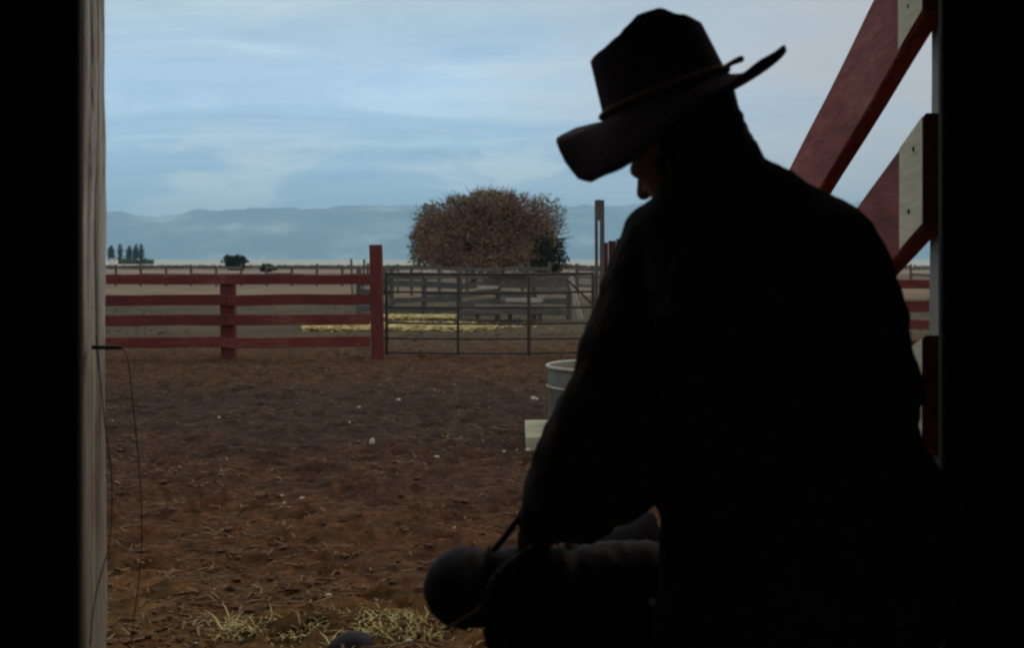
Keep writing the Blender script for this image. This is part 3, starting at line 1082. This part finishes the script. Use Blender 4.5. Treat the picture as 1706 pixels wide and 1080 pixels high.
for i, (px, pt, rx, lab) in enumerate(((185, 410, 7, 'dark far poplar half hidden at the edge of the grey door post'), (200, 407, 5.6, 'slender dark far poplar, second in the row from the door post'),
                                       (215, 410, 6.2, 'dark far poplar in the middle of the row, slightly shorter'), (226, 407, 6, 'tall dark far poplar pressed against the last one of the row'),
                                       (235, 407, 6, 'tall dark far poplar closing the right end of the row'))):
    far_tree('poplar_tree', lab, px, pt, 438, rx, 420, M_far, 1000, group='far poplars on the horizon')
far_tree('field_tree', 'dark wide-topped tree alone on the flat behind the red fence', 391, 428, 450, 19, 150, M_far, 1500, flat=True)
far_tree('field_bush', 'low dark round bush right of the lone wide-topped tree', 445, 441, 452, 15, 130, M_far, 900, 'bush', trunk=False)
hd = P(222, 440, 330)
lob = [((X(px, 330), 330, 0.3), (14 * 330 / F, 2, 8.5 * 330 / F * random.uniform(.8, 1.1) - 0.2)) for px in (205, 218, 230, 243)]
V, Fc = leaf_cloud(2500, crown_sampler(lob), .7)
prop(raw_obj('hedge', V, Fc, M_hedge), 'pale olive hedge growing at the feet of the far poplars', 'hedge')
hs = thing('farm_house', 'tiny white far house between the door post and the hedge', 'house', (X(189, 325), 325, 0))
bm = bmesh.new()
box(bm, (X(189, 325), 325, .65), (1.9, 2.0, 1.3))
obj('wall', bm, M_white, hs)
bm = bmesh.new()
xc = X(189, 325)
vs = [bm.verts.new(p) for p in ((xc - 1.05, 323.9, 1.3), (xc + 1.05, 323.9, 1.3), (xc + 1.05, 326.1, 1.3), (xc - 1.05, 326.1, 1.3), (xc - 1.05, 325, 1.8), (xc + 1.05, 325, 1.8))]
for f in ((0, 1, 5, 4), (2, 3, 4, 5), (0, 4, 3), (1, 2, 5), (3, 2, 1, 0)):
    bm.faces.new([vs[i] for i in f])
obj('roof', bm, M_roof, hs)

# far brush line along the edge of the flat (one mass)
def brush():
    y = random.uniform(175, 225)
    x = random.uniform(-.42, .42) * y
    if mnoise.noise(Vector((x * .06, y * .02, 0))) < -.12:
        return None
    return Vector((x, y, random.uniform(0, .22) * (1 + mnoise.noise(Vector((x * .3, 0, 3))))))
V, Fc = leaf_cloud(9000, brush, .5)
raw_obj('far_brush', V, Fc, M_weed)['kind'] = 'stuff'

# weeds / grass beyond the fence
def weeds():
    y = 16.8 + 27 * random.random() ** 1.3
    if 22.6 < y < 26 and random.random() < .8:
        return None
    x = random.uniform(-.42, .40) * y
    if mnoise.noise(Vector((x * .35, y * .3, 1))) < -.1:
        return None
    return Vector((x, y, random.uniform(0, .05)))
V, Fc = flat_cloud(22000, weeds, .10, 4)
raw_obj('weeds', V, Fc, M_weed)['kind'] = 'stuff'

# yellow straw strewn in two bands behind the gate
def straw_band():
    y = random.gauss(24.2, .42)
    xa, xb = X(505, y), X(790, y)
    x = random.uniform(xa, xb) + (abs(random.gauss(0, .6)) if random.random() < .12 else 0)
    return Vector((x, y, random.uniform(.0, .06) + .04 * max(0, mnoise.noise(Vector((x * 1.2, y, 0))))))
V, Fc = flat_cloud(20000, straw_band, .13, 6)
def straw_band2():
    y = random.gauss(28.2, .3)
    return Vector((random.uniform(X(640, y), X(768, y)), y, random.uniform(0, .06)))
V2, F2 = flat_cloud(6000, straw_band2, .13, 6)
k0 = len(V)
V += V2
Fc += [tuple(i + k0 for i in f) for f in F2]
raw_obj('strewn_straw', V, Fc, M_hay)['kind'] = 'stuff'

# ------------------------------------------------------------------ yard litter: clods, straw bits, chips
ico = bmesh.new()
bmesh.ops.create_icosphere(ico, subdivisions=1, radius=1)
iv = np.array([v_.co[:] for v_ in ico.verts])
iff = np.array([[v_.index for v_ in f.verts] for f in ico.faces])
ico.free()


def lumps(n, smin, smax, flat=.6):
    V, Fc = [], []
    for i in range(n):
        y = 3.9 + 13.5 * random.random() ** 1.7
        x = random.uniform(-.45, .45) * y
        if mnoise.noise(Vector((x * .8, y * .8, 2))) < -.15 and random.random() < .7:
            continue
        s = random.uniform(smin, smax) * (.6 + random.random() ** 3 * 1.3)
        rz_ = random.uniform(0, 6.28)
        q = iv * (1 + rng.uniform(-.3, .3, iv.shape)) * np.array([s * random.uniform(.8, 1.6), s, s * flat])
        cz, sz = math.cos(rz_), math.sin(rz_)
        q = np.stack([q[:, 0] * cz - q[:, 1] * sz, q[:, 0] * sz + q[:, 1] * cz, q[:, 2]], -1)
        q += np.array([x, y, float(yard_z(x, y)) + s * .2])
        k = len(V)
        V += q.tolist()
        Fc += (iff + k).tolist()
    return V, Fc


V, Fc = lumps(6500, .006, .017, .6)
raw_obj('dirt_clods', V, Fc, M_clod)['kind'] = 'stuff'


def bits():
    y = 3.9 + 14 * random.random() ** 1.5
    x = random.uniform(-.45, .45) * y
    if mnoise.noise(Vector((x * .9, y * .5, 9))) < 0.0 and random.random() < .75:
        return None
    return Vector((x, y, float(yard_z(x, y)) + .006))
V, Fc = flat_cloud(17000, bits, .05, 6)
raw_obj('straw_litter', V, Fc, M_straw)['kind'] = 'stuff'
V, Fc = lumps(170, .005, .010)
raw_obj('pale_chips', V, Fc, M_stone)['kind'] = 'stuff'

stones = (((890, 670), .055, 'largest white stone, lying left of the steel tub'), ((620, 748), .036, 'upright white stone alone in the middle of the dark trampled dirt'),
          ((583, 712), .026, 'small white stone up and left of the upright white one'), ((503, 843), .022, 'small white stone on the red-brown dirt, nearest the viewer'),
          ((728, 770), .026, 'flat pale stone between the upright white stone and the slab'), ((880, 758), .030, 'flat pale stone against the foot of the concrete slab'),
          ((664, 672), .028, 'pale stone on the far dirt below the gate upright'), ((598, 688), .024, 'small pale stone on the far dirt below the tall red post'),
          ((432, 770), .022, 'tiny white stone left of the upright white one'), ((365, 704), .022, 'tiny pale stone below the middle post of the red fence'),
          ((660, 900), .012, 'tiny white pebble on the dirt left of the bedroll'), ((840, 762), .018, 'tiny pale pebble left of the concrete slab foot'))
for (px, py), s, lab in stones:
    s *= .78
    Y = EYE * F / (py - HY)
    x = X(px, Y)
    bm = bmesh.new()
    bmesh.ops.create_icosphere(bm, subdivisions=2, radius=1)
    sd_ = random.uniform(0, 50)
    up = 1.2 if lab.startswith('upright') else .6
    for v_ in bm.verts:
        v_.co *= 1 + .35 * mnoise.noise(v_.co * 1.3 + Vector((sd_, 0, 0)))
        v_.co = Vector((v_.co.x * s * (0.7 if up > 1 else 1.0), v_.co.y * s * .8, v_.co.z * s * up))
        v_.co += Vector((x, Y, float(yard_z(x, Y)) + s * up * .55))
    prop(obj('white_stone', bm, M_stone, smooth=False), lab, 'stone', 'pale stones scattered on the dirt yard')

# grass tuft and dark stone at the foot of the picture
V, Fc = [], []
for i in range(900):
    y = random.gauss(4.30, .10)
    px = random.choice((random.uniform(365, 440), random.gauss(560, 80), random.gauss(650, 45), random.uniform(440, 860)))
    x = X(px, 4.3)
    a = random.uniform(0, 6.28)
    h = random.uniform(.015, .065) * (1.4 if random.random() < .10 else .75)
    wd = random.uniform(.003, .008)
    b0 = Vector((x, y, float(yard_z(x, y)) - .005))
    d = Vector((math.cos(a), math.sin(a), 0))
    s_ = Vector((-d.y, d.x, 0)) * wd
    k = len(V)
    ln = random.uniform(.4, 1.5)
    for j in range(4):
        f = j / 3
        c = b0 + Vector((0, 0, h * (f - .35 * ln * f * f))) + d * h * ln * f * f
        w2 = s_ * (1 - f * .8)
        V += [c - w2, c + w2]
    Fc += [(k + 2 * j, k + 2 * j + 1, k + 2 * j + 3, k + 2 * j + 2) for j in range(3)]
raw_obj('dry_grass', V, Fc, M_blade)['kind'] = 'stuff'
bm = bmesh.new()
p0 = P(592, 1088, 4.15)
bmesh.ops.create_icosphere(bm, subdivisions=3, radius=1)
for v_ in bm.verts:
    v_.co *= 1 + .15 * mnoise.noise(v_.co * 1.4)
    v_.co = Vector((v_.co.x * .085, v_.co.y * .07, v_.co.z * .06)) + Vector((p0.x, 4.12, .045))
prop(obj('dark_stone', bm, M_darkstone, smooth=True), 'dark smooth stone half buried in the pale dry grass', 'stone')

# ------------------------------------------------------------------ steel tub on a concrete slab
bm = bmesh.new()
box(bm, (X(1010, 9.0), 8.98, .055), (1.66, .90, .13), bev=.008)
slab = obj('concrete_slab', bm, M_conc)
prop(slab, 'pale concrete slab lying on the dirt under the steel tub', 'slab')
# match its left edge to the photograph
slab.location.x = (X(876, 8.75) - (X(1010, 9.0) - .83))
tub = thing('stock_tub', 'galvanised steel stock tub half hidden behind the cowboy sleeve', 'tub', (.745, 9.08, .12))


def revolve(bm, prof, c, k=40):
    rings = [[Vector((c[0] + r * math.cos(2 * math.pi * j / k), c[1] + r * math.sin(2 * math.pi * j / k), c[2] + z)) for j in range(k)] for r, z in prof]
    loft(bm, rings, cap=False)


tcn = (.745, 9.08, .1205)
bm = bmesh.new()
revolve(bm, [(.0001, .004), (.40, .004), (.445, 0), (.452, .04), (.455, .30), (.466, .315), (.466, .33), (.456, .345), (.462, .475), (.452, .475), (.446, .34), (.445, .05), (.0001, .03)], tcn)
obj('shell', bm, M_galv, tub, smooth=True)
bm = bmesh.new()
rp_ = [Vector((tcn[0] + .466 * math.cos(2 * math.pi * j / 48), tcn[1] + .466 * math.sin(2 * math.pi * j / 48), tcn[2] + .48)) for j in range(49)]
tube(bm, rp_, .014, 8, caps=False)
obj('rim', bm, M_galv_rim, tub, smooth=True)
bm = bmesh.new()
rp_ = [Vector((tcn[0] + .463 * math.cos(2 * math.pi * j / 48), tcn[1] + .463 * math.sin(2 * math.pi * j / 48), tcn[2] + .325)) for j in range(49)]
tube(bm, rp_, .009, 6, caps=False)
obj('hoop', bm, M_galv_rim, tub, smooth=True)

# ------------------------------------------------------------------ the cowboy
MY = 1.88
FEET = Vector((.44, 1.84, 0))
# --- head frame: looking away and down to the left
hc = P(1137, 232, 1.93)
fwd = Vector((-.66, .75, 0)).normalized()
yaw = math.atan2(fwd.y, fwd.x)
HR = Matrix.Rotation(yaw, 3, 'Z') @ Matrix.Rotation(R(27), 3, 'Y') @ Matrix.Rotation(R(0), 3, 'X')


def H(x, y, z):
    return hc + HR @ Vector((x, y, z))


# joints
ls, rs = P(1098, 428, 1.90), P(1412, 452, 1.86)
le, re_ = P(1014, 665, 1.86), P(1472, 655, 1.80)
lw, rw = P(915, 852, 1.94), P(1395, 860, 2.06)
pel = Vector((.43, 1.84, .93))
bm = bmesh.new()
# torso (inside the coat), neck, head
loft(bm, [ering(Vector((.43, 1.84, .80)), Vector((.15, 0, 0)), Vector((0, .10, 0))), ering(Vector((.43, 1.84, .95)), Vector((.165, 0, 0)), Vector((0, .11, 0))),
          ering(Vector((.425, 1.85, 1.12)), Vector((.14, 0, 0)), Vector((0, .095, 0))), ering(Vector((.415, 1.88, 1.32)), Vector((.165, 0, 0)), Vector((0, .11, 0))),
          ering(Vector((.405, 1.895, 1.44)), Vector((.15, 0, 0)), Vector((0, .09, 0))), ering(Vector((.39, 1.90, 1.53)), Vector((.07, 0, 0)), Vector((0, .06, 0)))])
tube(bm, [Vector((.395, 1.90, 1.45)), H(-.035, 0, -.11), H(-.02, 0, -.03)], [.075, .062, .06], 14)
ball(bm, H(-.008, 0, .035), (.098, .077, .10), HR)                    # cranium
loft(bm, [ering(H(.055, 0, .03), HR @ Vector((.042, 0, 0)), HR @ Vector((0, .066, 0)), 16), ering(H(.05, 0, -.03), HR @ Vector((.047, 0, 0)), HR @ Vector((0, .062, 0)), 16),
          ering(H(.045, 0, -.075), HR @ Vector((.045, 0, 0)), HR @ Vector((0, .052, 0)), 16), ering(H(.048, 0, -.108), HR @ Vector((.036, 0, 0)), HR @ Vector((0, .034, 0)), 16), ering(H(.055, 0, -.122), HR @ Vector((.02, 0, 0)), HR @ Vector((0, .018, 0)), 16)])
tube(bm, [H(.092, 0, .012), H(.108, 0, -.018), H(.118, 0, -.038)], [.008, .012, .014], 8)       # nose
ball(bm, H(.10, 0, -.042), (.012, .019, .009), HR)
ball(bm, H(.092, 0, -.068), (.010, .024, .005), HR)                     # lips
ball(bm, H(.090, 0, -.079), (.010, .021, .006), HR)
ball(bm, H(.084, 0, -.108), (.016, .022, .014), HR)                     # chin
for s in (-1, 1):
    ball(bm, H(.083, s * .030, .024), (.014, .028, .008), HR)           # brow
    ball(bm, H(.066, s * .046, -.018), (.026, .018, .018), HR)           # cheek bone
    ball(bm, H(-.004, s * .079, -.008), (.017, .008, .032), HR @ Matrix.Rotation(R(s * 14), 3, 'Z'))   # ear
    ball(bm, H(.083, s * .031, .006), (.010, .014, .009), HR)           # eye ball under lid
# arms
tube(bm, [ls, ls.lerp(le, .5), le, le.lerp(lw, .4), lw], [.050, .046, .038, .040, .027], 12)
tube(bm, [rs, rs.lerp(re_, .5), re_, re_.lerp(rw, .4), rw], [.050, .046, .038, .040, .027], 12)


def hand(bm, w, d, up, side, curl=38):
    """palm from wrist w along d; back of hand towards up; thumb on side"""
    d, up = d.normalized(), up.normalized()
    lat = d.cross(up).normalized() * side
    palm = w + d * .045
    m_ = Matrix((d, lat, up)).transposed()
    ball(bm, palm, (.052, .041, .016), m_)
    for i, (off, ln) in enumerate(((.030, .070), (.0105, .080), (-.0095, .074), (-.029, .058))):
        p = w + d * (.082 if i in (1, 2) else .076) + lat * off
        q = d.copy()
        ch = [w + d * .05 + lat * off * .8, p]
        ax = d.cross(up)
        for j, fr in enumerate((.45, .32, .23)):
            q = (Matrix.Rotation(R(-curl * (.7 + .25 * j)), 3, ax) @ q)
            p = p + q * ln * fr
            ch.append(p)
        tube(bm, ch, [.0088, .0090, .0082, .0076, .0066], 8)
    t0 = w + d * .022 + lat * .026
    t1 = t0 + (d * .55 + lat * .65 - up * .35).normalized() * .036
    t2 = t1 + (d * .85 + lat * .15 - up * .5).normalized() * .030
    t3 = t2 + (d * .85 - lat * .1 - up * .6).normalized() * .024
    tube(bm, [t0, t1, t2, t3], [.014, .0115, .010, .008], 8)


hand(bm, lw, Vector((-.22, .62, -.48)), Vector((-.25, .35, .80)), 1, 46)
hand(bm, rw, Vector((-.55, .55, -.5)), Vector((.2, .5, .7)), -1, 30)
# legs
for s, kx in ((-1, .33), (1, .55)):
    hp = Vector((.43 + s * .09, 1.84, .90))
    kn = Vector((kx, 1.90 if s < 0 else 1.84, .50))
    an = Vector((kx + s * .015, 1.80, .10))
    tube(bm, [hp, hp.lerp(kn, .5), kn, kn.lerp(an, .35), an], [.085, .078, .055, .056, .038], 14)
    tube(bm, [an + Vector((0, -.03, -.05)), an + Vector((0, .08, -.065)), an + Vector((0, .17, -.07))], [.036, .036, .026], 10)
man = obj('person', bm, M_skin)
remesh(man, .0055, 3)
prop(man, 'cowboy in black coat and broad hat seen from behind, head bowed over a saddle', 'person')


def wear(name, bm, mat, vox=.011, sm=6, disp=.014, size=.10):
    o = obj(name, bm, mat, man)
    return remesh(o, vox, sm, disp, size)


# --- coat: collar, yoke, body, flared skirt, sleeves
bm = bmesh.new()


def cring(l, r, py, Y, dep, pw=2.3, tilt=0):
    a, b_ = P(l, py, Y), P(r, py, Y)
    c = (a + b_) / 2
    return ering(c, (b_ - a) / 2, Vector((0, dep, tilt)), 26, pw)


loft(bm, [cring(1150, 1262, 262, 1.875, .062), cring(1106, 1325, 297, 1.875, .085), cring(1078, 1402, 335, 1.875, .105), cring(1058, 1450, 370, 1.87, .125), cring(1050, 1470, 420, 1.865, .145),
          cring(1062, 1446, 500, 1.855, .155), cring(1075, 1440, 600, 1.845, .15), cring(1062, 1512, 700, 1.84, .145), cring(1058, 1550, 760, 1.835, .15), cring(1070, 1572, 800, 1.83, .155),
          cring(1104, 1592, 855, 1.83, .165), cring(1102, 1600, 930, 1.825, .175), cring(1096, 1568, 1010, 1.82, .18), cring(1090, 1535, 1075, 1.82, .18), cring(1088, 1515, 1150, 1.82, .18), cring(1095, 1490, 1260, 1.82, .17)])
# shoulders and sleeves
tube(bm, [P(1112, 408, 1.885), ls.lerp(le, .15), ls.lerp(le, .5), le, le.lerp(lw, .45), lw + (lw - le).normalized() * .005], [.082, .078, .074, .078, .074, .056], 18)
tube(bm, [P(1030, 760, 1.87), P(1005, 800, 1.89), P(968, 838, 1.92)], [.085, .088, .072], 16)
tube(bm, [P(1380, 425, 1.87), rs.lerp(re_, .15), rs.lerp(re_, .5), re_, re_.lerp(rw, .45), rw + (rw - re_).normalized() * .005], [.082, .078, .070, .062, .062, .054], 18)
coat = wear('coat', bm, M_coat, .009, 5, .030, .085)
bm = bmesh.new()       # turned-up collar at the nape
loft(bm, [cring(1112, 1272, 300, 1.885, .088), cring(1130, 1272, 268, 1.885, .084), cring(1148, 1258, 238, 1.89, .072), cring(1152, 1254, 240, 1.89, .060), cring(1136, 1262, 274, 1.885, .075)])
obj('collar', bm, M_coat, man, smooth=True)
# trousers + boots
bm = bmesh.new()
for s, kx in ((-1, .33), (1, .55)):
    hp = Vector((.43 + s * .085, 1.83, .90))
    kn = Vector((kx, 1.90 if s < 0 else 1.84, .50))
    an = Vector((kx + s * .015, 1.80, .13))
    tube(bm, [hp, hp.lerp(kn, .5), kn, kn.lerp(an, .4), an], [.11, .095, .075, .07, .062], 16)
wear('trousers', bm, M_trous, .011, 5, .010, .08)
bm = bmesh.new()
for s, kx in ((-1, .33), (1, .55)):
    an = Vector((kx + s * .015, 1.80, .13))
    tube(bm, [an + Vector((0, 0, .1)), an + Vector((0, 0, -.04))], [.058, .052], 14)
    tube(bm, [an + Vector((0, -.03, -.085)), an + Vector((0, .08, -.085)), an + Vector((0, .19, -.095))], [.047, .046, .034], 12)
    box(bm, an + Vector((0, -.045, -.118)), (.07, .07, .03))
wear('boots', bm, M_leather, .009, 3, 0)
# hair
bm = bmesh.new()
ball(bm, H(-.022, 0, .030), (.096, .084, .098), HR)
ball(bm, H(-.060, 0, -.045), (.052, .068, .060), HR)
for i in range(60):
    a = R(random.uniform(75, 285))
    q = Vector((math.cos(a) * .085 - .015, math.sin(a) * .074, random.uniform(-.05, .02)))
    tube(bm, [H(q.x, q.y, q.z), H(q.x * 1.08, q.y * 1.06, q.z - .03), H(q.x * 1.03, q.y * 1.02, q.z - .055)], [.008, .007, .002], 6)
hair = obj('hair', bm, M_hair, man, smooth=True)

# --- hat
hatc = P(1110, 167, 1.935)
hf = Vector((-.96, .28, 0)).normalized()
HT = Matrix.Rotation(math.atan2(hf.y, hf.x), 3, 'Z') @ Matrix.Rotation(R(19.5), 3, 'Y') @ Matrix.Rotation(R(-2), 3, 'X')


def HA(x, y, z):
    return hatc + HT @ Vector((x, y, z))


KX, KY = .112, .090
bm = bmesh.new()
NA = 64


def top_h(u):
    """height of the crown top along its length, u = 1 front .. -1 rear"""
    tab = ((-1, .094), (-.9, .101), (-.67, .117), (-.4, .137), (-.11, .138), (.1, .128), (.29, .118), (.6, .112), (1, .109))
    for (a, ha), (b_, hb) in zip(tab, tab[1:]):
        if u <= b_:
            q = (u - a) / (b_ - a)
            q = q * q * (3 - 2 * q)
            return ha + (hb - ha) * q
    return tab[-1][1]


def crown_pt(a, t):
    cs, sn = math.cos(a), math.sin(a)
    rx, ry = KX * (1 - .11 * t), KY * (1 - .12 * t)
    if cs > .3:
        ry *= 1 - .30 * t * (cs - .3)
    return Vector((cs * rx, sn * ry, top_h(cs * .89) * t - .004))


rings = []
for i in range(13):
    t_ = i / 12 * .975
    rings.append([HA(*crown_pt(2 * math.pi * j / NA, t_)) for j in range(NA)])
for sc_, dz in ((.992, .002), (.96, .004), (.85, .002), (.66, -.014), (.42, -.030), (.2, -.034), (.04, -.034)):     # creased top
    rg = []
    for j in range(NA):
        a = 2 * math.pi * j / NA
        p = crown_pt(a, .975)
        x_ = p.x * sc_
        p = Vector((x_, p.y * sc_, top_h(max(-1, min(1, x_ / KX))) * .975 + dz))
        rg.append(HA(*p))
    rings.append(rg)
loft(bm, rings)
hat = obj('hat', bm, M_felt, man, smooth=True)


def bell(d, w):
    d = (d + 180) % 360 - 180
    return math.exp(-(d / w) ** 2)


BRIM = ((-180, .016), (-120, -.004), (-90, 0), (-60, .012), (-42, .020), (-28, .020), (-12, .012), (0, .004), (10, -.010), (20, -.047), (30, -.079), (40, -.091),
        (50, -.090), (60, -.092), (70, -.088), (80, -.074), (90, -.060), (100, -.047), (120, -.034), (150, -.002), (170, .012), (180, .016))


def brim_edge(ad):
    ad = (ad + 180) % 360 - 180
    for (a0, z0), (a1, z1) in zip(BRIM, BRIM[1:]):
        if ad <= a1:
            q = (ad - a0) / (a1 - a0)
            q = q * .5 + (q * q * (3 - 2 * q)) * .5
            return z0 + (z1 - z0) * q
    return BRIM[-1][1]


def brim_pt(a, f, off=0.0):
    cs, sn = math.cos(a), math.sin(a)
    ad = math.degrees(a)
    w = .082 + .022 * (cs < 0) * cs * cs + .010 * bell(ad - 5, 40)
    rx, ry = KX - .003 + w * f, KY - .003 + w * f * .95
    z = f ** 1.25 * brim_edge(ad) - .072 * f * (1 - f * .9) * bell(ad - 160, 45)
    return Vector((cs * rx, sn * ry * (1 - .10 * f), z + off))


bm = bmesh.new()
rings = []
for i in range(11):
    rings.append([HA(*brim_pt(2 * math.pi * j / NA, i / 10, .0048)) for j in range(NA)])
for i in range(10, -1, -1):
    rings.append([HA(*brim_pt(2 * math.pi * j / NA, i / 10, -.0048)) for j in range(NA)])
loft(bm, rings, cap=False)
obj('brim', bm, M_felt, hat, smooth=True)
bm = bmesh.new()
bp_ = [HA(math.cos(2 * math.pi * j / 48) * (KX + .002), math.sin(2 * math.pi * j / 48) * (KY + .002), .012) for j in range(49)]
tube(bm, bp_, .0045, 8, caps=False)
obj('hat_cord', bm, M_band, hat, smooth=True)
bm = bmesh.new()
ka = P(1206, 112, 1.90)
tube(bm, [ka, P(1222, 103, 1.90), P(1234, 98, 1.90)], [.004, .005, .006], 8)
obj('cord_tip', bm, M_feather, hat, smooth=True)

# ------------------------------------------------------------------ saddle on its rack, bedroll, ropes
SY = 2.10
rack = thing('saddle_rack', 'dark wooden rack under the saddle, in the shade of the doorway', 'saddle rack', (.16, SY, 0))
bm = bmesh.new()
beam(bm, (.03, SY, .75), (.52, SY, .75), .11, .11, n=4, wob=.004)
obj('rail', bm, M_barn, rack)
for x_ in (.09, .46):
    for s in (-1, 1):
        bm = bmesh.new()
        beam(bm, (x_, SY + s * .03, .70), (x_, SY + s * .2, .0), .06, .04, n=3, wob=.003)
        obj('leg', bm, M_barn, rack)
sad = thing('saddle', 'dark leather western saddle the cowboy bends over', 'saddle', (.14, SY, .80))
bm = bmesh.new()
rings = []
prof_s = ((-.01, .86, .17), (.02, .89, .19), (.05, .90, .19), (.08, .912, .18), (.12, .925, .18), (.17, .942, .19), (.21, .957, .20), (.235, .970, .21), (.250, .982, .20), (.262, .982, .19), (.28, .93, .19), (.33, .86, .17))
for (x_, zt, wd) in prof_s:
    rg = []
    for j in range(17):
        t_ = -1 + 2 * j / 16
        y_ = SY + wd * math.sin(t_ * 1.35)
        z_ = zt - (zt - .70) * (abs(t_) ** 1.9)
        rg.append(Vector((x_, y_, z_)))
    for j in range(16, -1, -1):
        t_ = -1 + 2 * j / 16
        rg.append(Vector((x_, SY + (wd - .018) * math.sin(t_ * 1.35), zt - .022 - (zt - .70) * (abs(t_) ** 1.9))))
    rings.append(rg)
loft(bm, rings)
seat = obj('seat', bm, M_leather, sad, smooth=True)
bm = bmesh.new()
tube(bm, [(.035, SY, .88), (.045, SY, .925)], [.022, .016], 12)
ball(bm, (.047, SY, .930), (.030, .028, .009))
obj('horn', bm, M_leather, sad, smooth=True)
for s in (-1, 1):
    bm = bmesh.new()
    beam(bm, (.12, SY + s * .195, .76), (.12, SY + s * .23, .42), .20, .012, up=Vector((0, 1, 0)), n=5, wob=.006)
    fd = obj('fender', bm, M_leather, sad)
    bm = bmesh.new()
    tube(bm, [(.06, SY + s * .23, .42), (.05, SY + s * .235, .33), (.12, SY + s * .235, .29), (.19, SY + s * .235, .33), (.18, SY + s * .23, .42)], .016, 8)
    obj('stirrup', bm, M_leather, sad, smooth=True)
bm = bmesh.new()
ball(bm, P(1087, 1004, 1.895), (.007, .003, .007), u=10, v=6)
obj('concho', bm, M_galv_rim, sad)

bm = bmesh.new()
ra, rb = P(770, 981, 1.99), P(1080, 958, 2.00)
axd = (rb - ra).normalized()
pts = [ra + axd * s for s in (0, .02, .05, .09, .13, .17, .22, .30)]
pts = [ra + axd * (.006 * k) for k in range(56)]
tube(bm, pts, [.068 - .00022 * k for k in range(56)], 56)
for v_ in bm.verts:
    q = v_.co - ra
    al = q.dot(axd)
    rad_ = q - axd * al
    ang = math.atan2(rad_.z, rad_.y)
    v_.co += rad_.normalized() * (.006 * mnoise.noise(v_.co * 11) + .0035 * mnoise.noise(Vector((al * 70, ang * 1.2, 0))) + .002 * mnoise.noise(v_.co * 60)
                                  - .010 * math.exp(-((al - .052) / .012) ** 2) - .008 * math.exp(-((al - .20) / .012) ** 2))
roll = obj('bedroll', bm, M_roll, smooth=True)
prop(roll, 'dark rolled bedroll with rounded end tied to the front of the saddle', 'bedroll')
bm = bmesh.new()
cst = ra + axd * .052
u_ = axd.cross(Vector((0, 0, 1))).normalized()
w_u = u_.cross(axd)
sr = [cst + (u_ * math.cos(2 * math.pi * j / 30) + w_u * math.sin(2 * math.pi * j / 30)) * .0625 for j in range(31)]
tube(bm, sr, .0045, 6, caps=False, flat=1.8)
obj('strap', bm, M_leather, roll, smooth=True)
bm = bmesh.new()
tube(bm, catmull([P(824, 916, 1.955), P(836, 902, 1.94), P(850, 884, 1.93), P(864, 866, 1.93), P(885, 850, 1.95)], 4), .0052, 8)
prop(obj('leather_rein', bm, M_leather, smooth=True), 'short dark leather rein pulled tight between cuff and bedroll', 'rein')
# braided rope hanging over the saddle front
bm = bmesh.new()
core = catmull([P(905, 916, 1.93), P(872, 938, 1.91), P(840, 962, 1.90), P(822, 1000, 1.895), P(822, 1050, 1.89), P(835, 1110, 1.885), P(850, 1200, 1.885)], 12)
for ph in (0, 2.1, 4.2):
    pts = []
    for i, p in enumerate(core):
        a = i * .62 + ph
        d = (core[min(i + 1, len(core) - 1)] - core[max(i - 1, 0)]).normalized()
        uu = d.cross(Vector((0, 1, .2))).normalized()
        vv = d.cross(uu)
        pts.append(p + (uu * math.cos(a) + vv * math.sin(a)) * .010)
    tube(bm, pts, .0088, 7)
prop(obj('braided_rope', bm, M_rope, smooth=True), 'thick dark braided rope hanging over the front of the saddle', 'rope')
bm = bmesh.new()
tube(bm, catmull([P(806, 1008, 1.915), P(785, 1024, 1.90), P(762, 1038, 1.90), P(742, 1050, 1.90)], 4), .0032, 6)
prop(obj('rawhide_thong', bm, M_thong, smooth=True), 'thin pale rawhide thong hanging under the bedroll', 'thong')
# saddle blanket drooping below the roll
bm = bmesh.new()
rings = []
for i in range(9):
    x_ = -.015 + .32 * i / 8
    rg = []
    for j in range(21):
        t_ = -1 + 2 * j / 20
        y_ = SY + .23 * math.sin(t_ * 1.3) + .006 * mnoise.noise(Vector((x_ * 9, t_ * 3, 0)))
        rg.append(Vector((x_ - .01 * abs(t_), y_, .865 - .33 * abs(t_) ** 1.7)))
    for j in range(20, -1, -1):
        t_ = -1 + 2 * j / 20
        rg.append(Vector((x_ - .01 * abs(t_), SY + .214 * math.sin(t_ * 1.3), .85 - .33 * abs(t_) ** 1.7)))
    rings.append(rg)
loft(bm, rings)
prop(obj('saddle_blanket', bm, plain('dark_blanket', (0.022, 0.015, 0.014), .95, .4, 40, 0, .4), smooth=True), 'dark folded saddle blanket between saddle and rack', 'blanket')
